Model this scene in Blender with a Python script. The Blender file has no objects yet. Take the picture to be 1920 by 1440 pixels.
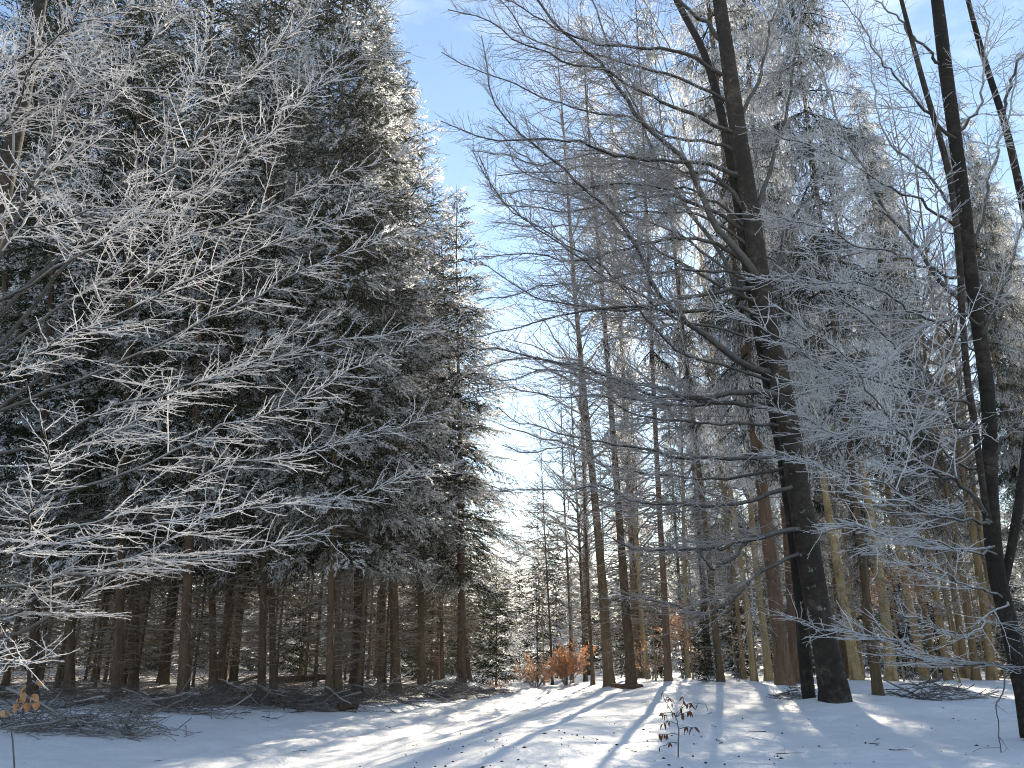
import bpy, math
import numpy as np
from mathutils import Vector, Matrix

# ------------------------------------------------------------------ camera
SC = bpy.context.scene
COL = SC.collection
PITCH = math.radians(18.0)
FPX = 1450.0                       # focal length in pixels of a 1920 px wide frame
EYE = 1.6
cam_d = bpy.data.cameras.new("camera")
cam = bpy.data.objects.new("camera", cam_d)
COL.objects.link(cam)
cam_d.sensor_width = 36.0
cam_d.lens = 36.0 * FPX / 1920.0
cam_d.clip_start = 0.05
cam_d.clip_end = 3000.0
cam.location = (0, 0, EYE)
cam.rotation_euler = (math.pi / 2 + PITCH, 0, 0)
SC.camera = cam

# ------------------------------------------------------------------ sky, sun, exposure
SUN_AZ = math.radians(14.0)        # to the right of straight ahead
SUN_EL = math.radians(26.0)
world = bpy.data.worlds.new("World")
SC.world = world
world.use_nodes = True
wn, wl = world.node_tree.nodes, world.node_tree.links
wn.clear()
w_out = wn.new("ShaderNodeOutputWorld")
w_bg = wn.new("ShaderNodeBackground")
w_bg.inputs["Strength"].default_value = 0.10
sky = wn.new("ShaderNodeTexSky")
sky.sky_type = 'NISHITA'
sky.sun_disc = False
sky.sun_elevation = SUN_EL
sky.sun_rotation = SUN_AZ
sky.altitude = 700
sky.air_density = 1.25
sky.dust_density = 0.0
sky.ozone_density = 1.8
# thin wisps of high cloud
w_tc = wn.new("ShaderNodeTexCoord")
w_map = wn.new("ShaderNodeMapping")
w_map.inputs["Scale"].default_value = (2.2, 3.5, 7.0)
w_map.inputs["Rotation"].default_value = (0.2, 0.1, 0.5)
w_noise = wn.new("ShaderNodeTexNoise")
w_noise.inputs["Scale"].default_value = 1.6
w_noise.inputs["Detail"].default_value = 8
w_noise.inputs["Roughness"].default_value = 0.62
w_ramp = wn.new("ShaderNodeValToRGB")
w_ramp.color_ramp.elements[0].position = 0.47
w_ramp.color_ramp.elements[0].color = (0, 0, 0, 1)
w_ramp.color_ramp.elements[1].position = 0.78
w_ramp.color_ramp.elements[1].color = (0.42, 0.42, 0.42, 1)
w_mix = wn.new("ShaderNodeMixRGB")
w_mix.inputs["Color2"].default_value = (8.0, 8.4, 9.0, 1)
wl.new(w_tc.outputs["Generated"], w_map.inputs["Vector"])
wl.new(w_map.outputs["Vector"], w_noise.inputs["Vector"])
wl.new(w_noise.outputs["Fac"], w_ramp.inputs["Fac"])
wl.new(w_ramp.outputs["Color"], w_mix.inputs["Fac"])
wl.new(sky.outputs["Color"], w_mix.inputs["Color1"])
wl.new(w_mix.outputs["Color"], w_bg.inputs["Color"])
wl.new(w_bg.outputs["Background"], w_out.inputs["Surface"])

sun_d = bpy.data.lights.new("sun", 'SUN')
sun_d.energy = 5.0
sun_d.angle = math.radians(0.53)
sun_d.color = (1.0, 0.87, 0.67)
sun = bpy.data.objects.new("sun", sun_d)
COL.objects.link(sun)
to_sun = Vector((math.sin(SUN_AZ) * math.cos(SUN_EL), math.cos(SUN_AZ) * math.cos(SUN_EL), math.sin(SUN_EL)))
sun.rotation_euler = to_sun.to_track_quat('Z', 'Y').to_euler()
sun.location = to_sun * 100

SC.view_settings.view_transform = 'Standard'
SC.view_settings.look = 'None'
SC.view_settings.gamma = 1
SC.view_settings.exposure = 1.2
SC.render.engine = 'CYCLES'
cy = SC.cycles
cy.use_denoising = True
try:
    cy.denoiser = 'OPENIMAGEDENOISE'
    cy.denoising_input_passes = 'RGB_ALBEDO_NORMAL'
    cy.denoising_prefilter = 'NONE'
except Exception:
    pass
cy.pixel_filter_type = 'BLACKMAN_HARRIS'
cy.filter_width = 1.05
cy.max_bounces = 7
cy.diffuse_bounces = 4
cy.glossy_bounces = 1
cy.transmission_bounces = 4
cy.transparent_max_bounces = 4
cy.volume_bounces = 0
cy.caustics_reflective = False
cy.caustics_refractive = False
cy.sample_clamp_indirect = 6.0

# ------------------------------------------------------------------ helpers
FWD = np.array([0, math.cos(PITCH), math.sin(PITCH)])
UPV = np.array([0, -math.sin(PITCH), math.cos(PITCH)])


def at(px, py, y):
    """Point of the place seen at a picture position, at distance y ahead."""
    d = FWD + np.array([1.0, 0, 0]) * ((px - 960) / FPX) + UPV * ((720 - py) / FPX)
    return np.array([0, 0, EYE]) + d * (y / d[1])


def axis_depth(p):
    return float(np.dot(np.asarray(p) - np.array([0, 0, EYE]), FWD))


def sstep(a, b, x):
    t = np.clip((x - a) / (b - a), 0, 1)
    return t * t * (3 - 2 * t)


_rt = np.random.RandomState(7)
_perm = _rt.permutation(512)
_ang = _rt.rand(512) * 2 * np.pi


def noise2(x, y):
    xi = np.floor(x).astype(int)
    yi = np.floor(y).astype(int)
    xf, yf = x - xi, y - yi
    u = xf * xf * xf * (xf * (xf * 6 - 15) + 10)
    v = yf * yf * yf * (yf * (yf * 6 - 15) + 10)

    def g(i, j, fx, fy):
        a = _ang[_perm[(_perm[i & 511] + j) & 511]]
        return np.cos(a) * fx + np.sin(a) * fy
    n00 = g(xi, yi, xf, yf)
    n10 = g(xi + 1, yi, xf - 1, yf)
    n01 = g(xi, yi + 1, xf, yf - 1)
    n11 = g(xi + 1, yi + 1, xf - 1, yf - 1)
    return (n00 * (1 - u) + n10 * u) * (1 - v) + (n01 * (1 - u) + n11 * u) * v


def path_x(y):
    return -5.0 + 5.3 * sstep(4, 27, y) + 0.0 * y - 2.5 * sstep(27, 45, y)


def ground_h(x, y):
    x = np.asarray(x, float)
    y = np.asarray(y, float)
    off = x - path_x(y)
    bank = sstep(0.8, 5.0, off) * (0.50 - 0.35 * sstep(17, 32, y))
    bank = bank + 0.16 * np.exp(-(((x - 3.9) / 1.5) ** 2 + ((y - 16.3) / 1.6) ** 2))
    bank = bank + 0.10 * np.exp(-(((x - 6.3) / 1.1) ** 2 + ((y - 13.2) / 0.9) ** 2))
    left = 0.18 * sstep(1.8, 5.0, -off)
    far = -0.03 * np.clip(y - 27, 0, 60)
    hump = 0.30 * np.exp(-(((x + 1.9) / 1.1) ** 2 + ((y - 25.5) / 1.2) ** 2))
    rough = 0.05 * noise2(x * 0.45 + 3, y * 0.45) + 0.03 * noise2(x * 1.3, y * 1.3 + 9)
    onp = np.exp(-(off / 2.0) ** 2)
    # wheel ruts and trodden snow along the path
    wob = 0.25 * noise2(y * 0.25, y * 0 + 4.5)
    rut = 0
    for o, dpt, wd in ((-1.25, 0.075, 0.20), (-0.05, 0.06, 0.17), (0.75, 0.085, 0.22), (1.5, 0.05, 0.2)):
        rut = rut - dpt * np.exp(-(((off - o - wob) / wd) ** 2))
    rut = 1.6 * rut * sstep(9, 14, y) * (1 - sstep(50, 70, y)) * (0.7 + 0.9 * noise2(y * 0.8, off * 0.7 + 2))
    trod = onp * (0.045 * noise2(off * 2.3, y * 0.9) + 0.03 * noise2(off * 4.7, y * 3.1))
    lumps = 0.016 * noise2(x * 2.9 + 7, y * 2.9) + 0.010 * noise2(x * 4.6, y * 4.6 + 3)
    return bank + left + far + hump + rough + rut + trod + lumps


def gh(x, y):
    return float(ground_h(np.array([x]), np.array([y]))[0])


def make_mesh(name, V, quads=None, tris=None, frost=None, smooth=True):
    me = bpy.data.meshes.new(name)
    V = np.asarray(V, np.float32)
    nq = 0 if quads is None else len(quads)
    nt = 0 if tris is None else len(tris)
    idx, starts = [], []
    if nq:
        idx.append(np.asarray(quads, np.int32).ravel())
        starts.append(np.arange(nq, dtype=np.int32) * 4)
    if nt:
        idx.append(np.asarray(tris, np.int32).ravel())
        starts.append(nq * 4 + np.arange(nt, dtype=np.int32) * 3)
    idx = np.concatenate(idx)
    me.vertices.add(len(V))
    me.vertices.foreach_set("co", V.ravel())
    me.loops.add(len(idx))
    me.loops.foreach_set("vertex_index", idx)
    me.polygons.add(nq + nt)
    me.polygons.foreach_set("loop_start", np.concatenate(starts))
    if smooth:
        me.polygons.foreach_set("use_smooth", np.ones(nq + nt, bool))
    if frost is not None:
        a = me.attributes.new("frost", 'FLOAT', 'POINT')
        a.data.foreach_set("value", np.asarray(frost, np.float32).ravel())
    me.update(calc_edges=True)
    return me


def link(name, mesh, parent=None, mat=None):
    o = bpy.data.objects.new(name, mesh)
    COL.objects.link(o)
    if mat is not None and mesh is not None and not mesh.materials:
        mesh.materials.append(mat)
    if parent is not None:
        o.parent = parent
    return o


def tag(o, label, cat, group=None, kind=None):
    o["label"] = label
    if cat:
        o["category"] = cat
    if group:
        o["group"] = group
    if kind:
        o["kind"] = kind
    return o


def empty(name, loc=(0, 0, 0)):
    o = bpy.data.objects.new(name, None)
    o.empty_display_size = 0.2
    COL.objects.link(o)
    o.location = loc
    return o


def nrm(a):
    return a / np.maximum(np.linalg.norm(a, axis=-1, keepdims=True), 1e-9)


class Geo:
    """Collects vertices, faces and the frost value of each vertex."""

    def __init__(self):
        self.V, self.Q, self.T, self.F, self.n = [], [], [], [], 0

    def add(self, V, Q=None, T=None, F=None):
        V = np.asarray(V, np.float32).reshape(-1, 3)
        if len(V) == 0:
            return
        self.V.append(V)
        if Q is not None and len(Q):
            self.Q.append(np.asarray(Q, np.int32) + self.n)
        if T is not None and len(T):
            self.T.append(np.asarray(T, np.int32) + self.n)
        self.F.append(np.zeros(len(V), np.float32) if F is None else np.asarray(F, np.float32).ravel())
        self.n += len(V)

    def arrays(self):
        return (np.concatenate(self.V), np.concatenate(self.Q) if self.Q else None,
                np.concatenate(self.T) if self.T else None, np.concatenate(self.F))

    def mesh(self, name, smooth=True):
        V, Q, T, F = self.arrays()
        return make_mesh(name, V, Q, T, F, smooth)


def tubes(geo, P, R, S, F, cap=False):
    """N tapered tubes along P (N,K,3) with radii R (N,K), S sides, frost F (N,K)."""
    N, K, _ = P.shape
    if N == 0:
        return
    T = np.gradient(P, axis=1)
    T = nrm(T)
    mean = nrm(T.mean(1))
    ref = np.where(np.abs(mean[:, 2:3]) > 0.75, np.array([[1.0, 0, 0]]), np.array([[0, 0, 1.0]]))
    u = nrm(np.cross(T, ref[:, None, :]))
    v = np.cross(T, u)
    a = np.arange(S) * 2 * np.pi / S
    ring = (u[:, :, None, :] * np.cos(a)[None, None, :, None] + v[:, :, None, :] * np.sin(a)[None, None, :, None])
    if R.ndim == 2:
        R = R[:, :, None]
    V = P[:, :, None, :] + ring * R[..., None]
    base = (np.arange(N) * K * S)[:, None, None]
    k = np.arange(K - 1)[None, :, None] * S
    s = np.arange(S)[None, None, :]
    s2 = (s + 1) % S
    q = np.stack([base + k + s, base + k + s2, base + k + S + s2, base + k + S + s], -1).reshape(-1, 4)
    geo.add(V.reshape(-1, 3), Q=q[:, ::-1], F=np.repeat(F.reshape(N, K, 1), S, 2))


def blades(geo, p, d, l, w, f0, f1, rng):
    """Needle sprays: one folded rhombus per blade."""
    n = len(p)
    if n == 0:
        return
    s = nrm(np.cross(d, rng.normal(size=(n, 3)) * 0.8 + np.array([0, 0, 0.6])))
    up = np.cross(s, d)
    l = np.broadcast_to(l, (n,))[:, None]
    w = np.broadcast_to(w, (n,))[:, None]
    m = p + d * l * 0.45
    V = np.stack([p, m + s * w - up * w * 0.5, p + d * l, m - s * w - up * w * 0.5], 1)
    q = np.arange(n)[:, None] * 4 + np.arange(4)[None]
    f = np.stack([f0, (f0 + f1) / 2, f1, (f0 + f1) / 2], 1)
    geo.add(V.reshape(-1, 3), Q=q, F=f)


def resample(pts, K):
    pts = np.asarray(pts, float)
    n = len(pts)
    ext = np.vstack([2 * pts[0] - pts[1], pts, 2 * pts[-1] - pts[-2]])
    seg = np.linalg.norm(np.diff(pts, axis=0), axis=1)
    cum = np.concatenate([[0], np.cumsum(seg)])
    out = []
    for t in np.linspace(0, cum[-1], K):
        i = min(max(np.searchsorted(cum, t, side='right') - 1, 0), n - 2)
        f = (t - cum[i]) / max(seg[i], 1e-9)
        p0, p1, p2, p3 = ext[i], ext[i + 1], ext[i + 2], ext[i + 3]
        out.append(0.5 * ((2 * p1) + (-p0 + p2) * f + (2 * p0 - 5 * p1 + 4 * p2 - p3) * f * f
                          + (-p0 + 3 * p1 - 3 * p2 + p3) * f ** 3))
    return np.array(out)


def spawn(P, R, rng, spacing, t0, t1, length, ang, K, upc=0.15, wig=0.10, planar=0.5, rmax=0.02, rk=0.006,
          lmin=0.03, fwd=0.35, jl=(0.55, 1.2), tip=0.45, rbase=0.0022, zflat=1.0):
    """Side shoots on N parents; length is a function of (parent length, t)."""
    N, Kp, _ = P.shape
    seg = np.linalg.norm(np.diff(P, axis=1), axis=2)
    L = seg.sum(1)
    n = np.maximum((L * (t1 - t0) / spacing), 0)
    n = np.floor(n + rng.rand(N)).astype(int)
    M = n.sum()
    if M == 0:
        return np.zeros((0, K, 3)), np.zeros((0, K)), np.zeros(0, int)
    par = np.repeat(np.arange(N), n)
    order = np.arange(M) - np.repeat(np.cumsum(n) - n, n)
    t = t0 + (order + rng.rand(M)) / np.repeat(n, n) * (t1 - t0)
    fi = t * (Kp - 1)
    i0 = np.minimum(fi.astype(int), Kp - 2)
    fr = (fi - i0)[:, None]
    A, B = P[par, i0], P[par, i0 + 1]
    p = A * (1 - fr) + B * fr
    T = nrm(B - A)
    rp = (R[par, i0][:, None] * (1 - fr) + R[par, i0 + 1][:, None] * fr)[:, 0]
    sgn = np.where(order % 2 == 0, 1.0, -1.0)
    tz = np.abs(T[:, 2:3])
    Nn = nrm(np.array([0, 0, 1.0]) * (1.05 - tz) + rng.normal(size=(M, 3)) * (planar * 0.5 + tz * 0.9))
    side = nrm(np.cross(T, Nn)) * sgn[:, None]
    a = np.radians(ang + rng.normal(size=M) * 9)[:, None]
    d0 = nrm(np.cos(a) * T + np.sin(a) * side + rng.normal(size=(M, 3)) * 0.12)
    if zflat != 1.0:
        d0 = nrm(d0 * np.array([1, 1, zflat]))
    ln = np.maximum(length(L[par], t) * rng.uniform(jl[0], jl[1], M), lmin)
    pts = np.zeros((M, K, 3))
    pts[:, 0] = p
    step = (ln / (K - 1))[:, None]
    for k in range(1, K):
        s = k / (K - 1)
        d = nrm(d0 + s * (fwd * T + np.array([0, 0, upc])) + rng.normal(size=(M, 3)) * wig)
        pts[:, k] = pts[:, k - 1] + d * step
    r0 = np.minimum(np.minimum(rp * 0.7 + 0.0006, rmax), rbase + rk * ln)
    rad = r0[:, None] * np.linspace(1, tip, K)[None]
    return pts, rad, par


# ------------------------------------------------------------------ materials
def newmat(name):
    m = bpy.data.materials.new(name)
    m.use_nodes = True
    m.node_tree.nodes.clear()
    return m, m.node_tree.nodes, m.node_tree.links


def math_node(n, l, op, a, b=None, c=None, clamp=False):
    x = n.new("ShaderNodeMath")
    x.operation = op
    x.use_clamp = clamp
    for i, v in enumerate((a, b, c)):
        if v is None:
            continue
        if isinstance(v, (int, float)):
            x.inputs[i].default_value = v
        else:
            l.new(v, x.inputs[i])
    return x.outputs[0]


def noise_node(n, l, scale, detail=4, vec=None, rough=0.55, coord="Object", vscale=None):
    tc = n.new("ShaderNodeTexCoord")
    src = tc.outputs[coord]
    if vscale is not None:
        mp = n.new("ShaderNodeMapping")
        mp.inputs["Scale"].default_value = vscale
        l.new(src, mp.inputs["Vector"])
        src = mp.outputs["Vector"]
    x = n.new("ShaderNodeTexNoise")
    x.inputs["Scale"].default_value = scale
    x.inputs["Detail"].default_value = detail
    x.inputs["Roughness"].default_value = rough
    l.new(src, x.inputs["Vector"])
    return x.outputs["Fac"]


def ramp(n, l, fac, stops):
    r = n.new("ShaderNodeValToRGB")
    e = r.color_ramp.elements
    while len(e) < len(stops):
        e.new(0.5)
    for i, (p, c) in enumerate(stops):
        e[i].position = p
        e[i].color = (*c, 1)
    l.new(fac, r.inputs["Fac"])
    return r.outputs["Color"]


FROST = (0.91, 0.91, 0.92)


def frosted(name, dark, light, nscale=6.0, frost_mul=1.0, nz=0.25, transl=0.35, patch=0.8, patch_amt=0.5, vscale=None, bump=0.0, sharp=None, t0=0.05):
    """Bark or needles whose own rime covering is read from the frost attribute."""
    m, n, l = newmat(name)
    out = n.new("ShaderNodeOutputMaterial")
    fac = noise_node(n, l, nscale, 5, vscale=vscale)
    base = ramp(n, l, fac, [(0.3, dark), (0.72, light)])
    at_ = n.new("ShaderNodeAttribute")
    at_.attribute_name = "frost"
    oi = n.new("ShaderNodeObjectInfo")
    sep = n.new("ShaderNodeSeparateColor")
    l.new(oi.outputs["Color"], sep.inputs[0])
    pat = noise_node(n, l, patch, 3)
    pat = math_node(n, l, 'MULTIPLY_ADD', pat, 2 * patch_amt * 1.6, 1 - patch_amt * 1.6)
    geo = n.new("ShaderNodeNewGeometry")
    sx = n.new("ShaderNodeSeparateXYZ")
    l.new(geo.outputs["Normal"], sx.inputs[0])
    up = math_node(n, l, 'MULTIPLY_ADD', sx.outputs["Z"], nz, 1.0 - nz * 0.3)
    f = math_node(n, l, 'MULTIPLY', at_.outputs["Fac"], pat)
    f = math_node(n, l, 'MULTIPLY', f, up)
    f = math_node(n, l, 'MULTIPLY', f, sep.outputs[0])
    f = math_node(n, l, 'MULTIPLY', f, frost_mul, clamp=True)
    if sharp:
        f = math_node(n, l, 'MULTIPLY_ADD', f, sharp[1], -sharp[0] * sharp[1], clamp=True)
    mx = n.new("ShaderNodeMixRGB")
    l.new(f, mx.inputs["Fac"])
    l.new(base, mx.inputs["Color1"])
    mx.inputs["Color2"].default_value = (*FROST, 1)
    df = n.new("ShaderNodeBsdfDiffuse")
    tr = n.new("ShaderNodeBsdfTranslucent")
    ms = n.new("ShaderNodeMixShader")
    l.new(mx.outputs[0], df.inputs["Color"])
    l.new(mx.outputs[0], tr.inputs["Color"])
    if bump:
        b = n.new("ShaderNodeBump")
        b.inputs["Strength"].default_value = bump
        b.inputs["Distance"].default_value = 0.03
        l.new(fac, b.inputs["Height"])
        l.new(b.outputs[0], df.inputs["Normal"])
    ft = math_node(n, l, 'MULTIPLY', f, transl)
    ft = math_node(n, l, 'MAXIMUM', ft, t0 if bump == 0 else 0.0)
    l.new(ft, ms.inputs[0])
    l.new(df.outputs[0], ms.inputs[1])
    l.new(tr.outputs[0], ms.inputs[2])
    l.new(ms.outputs[0], out.inputs["Surface"])
    return m


def bark(name, stops, vscale, nscale, bump, rough=0.85, fine=30.0, moss=None, lichen=(0.24, 0.24, 0.21), ls=16.0):
    m, n, l = newmat(name)
    out = n.new("ShaderNodeOutputMaterial")
    bs = n.new("ShaderNodeBsdfPrincipled")
    f1 = noise_node(n, l, nscale, 7, vscale=vscale, rough=0.65)
    f2 = noise_node(n, l, fine, 5, vscale=vscale, rough=0.7)
    f3 = noise_node(n, l, 0.7, 3)
    mixf = math_node(n, l, 'MULTIPLY_ADD', f2, 0.5, math_node(n, l, 'MULTIPLY', f1, 0.5))
    mixf = math_node(n, l, 'ADD', mixf, math_node(n, l, 'MULTIPLY_ADD', f3, 0.4, -0.2))
    col = ramp(n, l, mixf, stops)
    if moss:
        mm = n.new("ShaderNodeMixRGB")
        fm = noise_node(n, l, 2.3, 6)
        l.new(math_node(n, l, 'MULTIPLY_ADD', fm, 4.0, -2.0, clamp=True), mm.inputs["Fac"])
        l.new(col, mm.inputs["Color1"])
        mm.inputs["Color2"].default_value = (*moss, 1)
        col = mm.outputs[0]
    oi = n.new("ShaderNodeObjectInfo")
    vr = n.new("ShaderNodeMixRGB")
    vr.blend_type = 'MULTIPLY'
    vr.inputs["Fac"].default_value = 1.0
    l.new(col, vr.inputs["Color1"])
    l.new(ramp(n, l, oi.outputs["Random"], [(0.0, (0.50, 0.45, 0.42)), (0.5, (0.85, 0.78, 0.74)), (1.0, (1.1, 1.08, 1.0))]), vr.inputs["Color2"])
    col = vr.outputs[0]
    lm2 = n.new("ShaderNodeMixRGB")
    fl = noise_node(n, l, ls, 6, rough=0.75)
    l.new(math_node(n, l, 'MULTIPLY_ADD', fl, 9.0, -5.6, clamp=True), lm2.inputs["Fac"])
    l.new(col, lm2.inputs["Color1"])
    lm2.inputs["Color2"].default_value = (*lichen, 1)
    col = lm2.outputs[0]
    l.new(col, bs.inputs["Base Color"])
    bs.inputs["Roughness"].default_value = rough
    bs.inputs["Specular IOR Level"].default_value = 0.25
    b = n.new("ShaderNodeBump")
    b.inputs["Strength"].default_value = bump
    b.inputs["Distance"].default_value = 0.04
    l.new(mixf, b.inputs["Height"])
    l.new(b.outputs[0], bs.inputs["Normal"])
    l.new(bs.outputs[0], out.inputs["Surface"])
    return m


M = {}
M['spruce_bark'] = bark("spruce_bark", [(0.3, (0.036, 0.023, 0.014)), (0.5, (0.125, 0.083, 0.052)), (0.7, (0.25, 0.175, 0.11))],
                        (1, 1, 0.45), 9.0, 0.9, fine=38, moss=(0.085, 0.08, 0.04))
M['red_bark'] = bark("red_bark", [(0.25, (0.04, 0.026, 0.02)), (0.5, (0.13, 0.08, 0.055)), (0.75, (0.25, 0.16, 0.11))],
                     (1, 1, 0.3), 11.0, 1.0, fine=30)
M['sunlit_pale_bark'] = bark("sunlit_pale_bark", [(0.32, (0.12, 0.085, 0.045)), (0.5, (0.33, 0.25, 0.135)), (0.68, (0.48, 0.39, 0.24))],
                      (1, 1, 0.6), 3.0, 0.6, fine=14, ls=8.0, moss=(0.20, 0.17, 0.085))  # pale beech ochre, lightened and warmed to carry the golden sunlight
M['beech_bark'] = bark("beech_bark", [(0.3, (0.012, 0.010, 0.008)), (0.5, (0.036, 0.030, 0.024)), (0.68, (0.125, 0.108, 0.086))],
                       (1.0, 1.0, 1.5), 2.6, 1.0, fine=10, moss=(0.03, 0.033, 0.022), lichen=(0.36, 0.36, 0.34), ls=6.5)
M['limb'] = frosted("limb_bark", (0.02, 0.018, 0.016), (0.07, 0.062, 0.052), 12, 1.0, nz=0.9, transl=0.2, patch=1.5, patch_amt=0.5, bump=0.3)
M['twig'] = frosted("rimed_twig", (0.07, 0.05, 0.04), (0.15, 0.11, 0.09), 15, 1.0, nz=0.3, transl=0.7, patch=1.0, patch_amt=0.35)
M['needle'] = frosted("spruce_needles", (0.012, 0.018, 0.010), (0.055, 0.064, 0.022), 2.0, 1.0, nz=0.35, transl=0.75, patch=0.6, patch_amt=0.75, sharp=(0.30, 2.4), t0=0.4)
M['dead_wood'] = frosted("dead_wood", (0.09, 0.06, 0.038), (0.27, 0.19, 0.125), 3.0, 1.0, nz=0.3, transl=0.2, patch=1.2, patch_amt=0.6)
M['dry'] = frosted("dry_twig", (0.03, 0.02, 0.013), (0.10, 0.065, 0.042), 3.0, 1.0, nz=0.3, transl=0.2, patch=1.2, patch_amt=0.6)


def leafmat(name, c0, c1, tr=0.6):
    m, n, l = newmat(name)
    out = n.new("ShaderNodeOutputMaterial")
    oi = n.new("ShaderNodeObjectInfo")
    f = noise_node(n, l, 9.0, 3)
    f = math_node(n, l, 'MULTIPLY_ADD', oi.outputs["Random"], 0.35, math_node(n, l, 'MULTIPLY', f, 0.8))
    c = ramp(n, l, f, [(0.3, c0), (0.75, c1)])
    df = n.new("ShaderNodeBsdfDiffuse")
    t = n.new("ShaderNodeBsdfTranslucent")
    ms = n.new("ShaderNodeMixShader")
    ms.inputs[0].default_value = tr
    l.new(c, df.inputs["Color"])
    l.new(c, t.inputs["Color"])
    l.new(df.outputs[0], ms.inputs[1])
    l.new(t.outputs[0], ms.inputs[2])
    l.new(ms.outputs[0], out.inputs["Surface"])
    return m


M['orange_leaf'] = leafmat("withered_orange_leaf", (0.52, 0.25, 0.11), (0.74, 0.45, 0.25))
M['brown_leaf'] = leafmat("withered_brown_leaf", (0.09, 0.04, 0.025), (0.24, 0.10, 0.05), 0.35)

# snow
m, n, l = newmat("snow")
out = n.new("ShaderNodeOutputMaterial")
bs = n.new("ShaderNodeBsdfPrincipled")
big = noise_node(n, l, 0.6, 4)
c = ramp(n, l, big, [(0.3, (0.70, 0.715, 0.74)), (0.7, (0.78, 0.785, 0.795))])
# fine dark forest litter blown onto the snow
sp = noise_node(n, l, 9.0, 6, rough=0.75)
spm = ramp(n, l, sp, [(0.70, (0, 0, 0)), (0.78, (0.5, 0.5, 0.5))])
mx = n.new("ShaderNodeMixRGB")
l.new(spm, mx.inputs["Fac"])
l.new(c, mx.inputs["Color1"])
mx.inputs["Color2"].default_value = (0.42, 0.36, 0.28, 1)
# bare needle litter where the stand keeps the snow off
at_ = n.new("ShaderNodeAttribute")
at_.attribute_name = "frost"
lp = noise_node(n, l, 1.1, 6, rough=0.7)
lm_ = math_node(n, l, 'MULTIPLY_ADD', lp, 6.0, -2.3, clamp=True)
lm_ = math_node(n, l, 'MULTIPLY', lm_, at_.outputs["Fac"], clamp=True)
mx2 = n.new("ShaderNodeMixRGB")
l.new(lm_, mx2.inputs["Fac"])
l.new(mx.outputs[0], mx2.inputs["Color1"])
mx2.inputs["Color2"].default_value = (0.085, 0.055, 0.032, 1)
l.new(mx2.outputs[0], bs.inputs["Base Color"])
bs.inputs["Roughness"].default_value = 0.6
bs.inputs["Specular IOR Level"].default_value = 0.3
g1 = noise_node(n, l, 4.0, 5, rough=0.6)
g2 = noise_node(n, l, 45.0, 3, rough=0.6)
hh = math_node(n, l, 'MULTIPLY_ADD', g2, 0.12, g1)
b = n.new("ShaderNodeBump")
b.inputs["Strength"].default_value = 0.5
b.inputs["Distance"].default_value = 0.09
l.new(hh, b.inputs["Height"])
l.new(b.outputs[0], bs.inputs["Normal"])
l.new(bs.outputs[0], out.inputs["Surface"])
M['snow'] = m

# ------------------------------------------------------------------ snow-covered ground
def graded(lo, hi, a, b, fine, coarse):
    out = [a]
    while out[-1] < b:
        out.append(out[-1] + fine)
    s = fine
    while out[-1] < hi:
        s = min(s * 1.12, coarse)
        out.append(out[-1] + s)
    pre = []
    s, v = fine, a
    while v > lo:
        s = min(s * 1.12, coarse)
        v -= s
        pre.append(v)
    return np.array(pre[::-1] + out)


gx = graded(-420, 420, -9, 9.5, 0.11, 30)
gy = graded(-60, 600, 5.5, 28, 0.11, 30)
GX, GY = np.meshgrid(gx, gy)
GZ = ground_h(GX, GY)
for fpx, fy in ((1185, 20), (1143, 23.5), (1254, 18.5), (1352, 19.5), (1472, 17), (1497, 18.8), (1572, 12.9), (1518, 13.6), (1648, 15), (877, 25.5), (866, 25)):
    fx = (fpx - 960) / FPX * (0.951 * fy - 0.4)      # snow banked up round the feet of the trunks
    d_ = np.hypot(GX - fx, GY - fy)
    GZ = GZ + 0.09 * np.exp(-(d_ / 0.55) ** 2)
_rf = np.random.RandomState(77)
for q in range(190):                       # footprints along the path, pits where snow fell from the branches
    fy = _rf.uniform(8, 26)
    onpath = q < 120
    fx = path_x(fy) + (_rf.normal() * 0.9 if onpath else _rf.uniform(1.5, 9))
    ra, rb_ = (0.20, 0.10) if onpath else (_rf.uniform(0.08, 0.18),) * 2
    dx_, dy_ = GX - fx, GY - fy
    th = 0.25
    u_, v_ = dx_ * math.sin(th) + dy_ * math.cos(th), dx_ * math.cos(th) - dy_ * math.sin(th)
    e_ = np.exp(-((u_ / ra) ** 2 + (v_ / rb_) ** 2))
    GZ = GZ - _rf.uniform(0.03, 0.06) * e_
nx, ny = len(gx), len(gy)
_off = GX - path_x(GY)
LIT = (sstep(2.1, 3.6, -_off + 0.8 * noise2(GX * 0.8, GY * 0.8)) * sstep(15, 19, GY + 0.1 * GX) + 0.35 * sstep(22, 30, GY) * sstep(3, 7, _off)).reshape(-1)
ii = (np.arange(ny - 1)[:, None] * nx + np.arange(nx - 1)[None]).ravel()
ground = link("snow_ground", make_mesh("snow_ground", np.stack([GX, GY, GZ], -1).reshape(-1, 3),
                                       np.stack([ii, ii + 1, ii + nx + 1, ii + nx], 1), frost=LIT), None, M['snow'])
tag(ground, "snow covered forest floor with a trodden path and a low bank", None, kind="structure")


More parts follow.
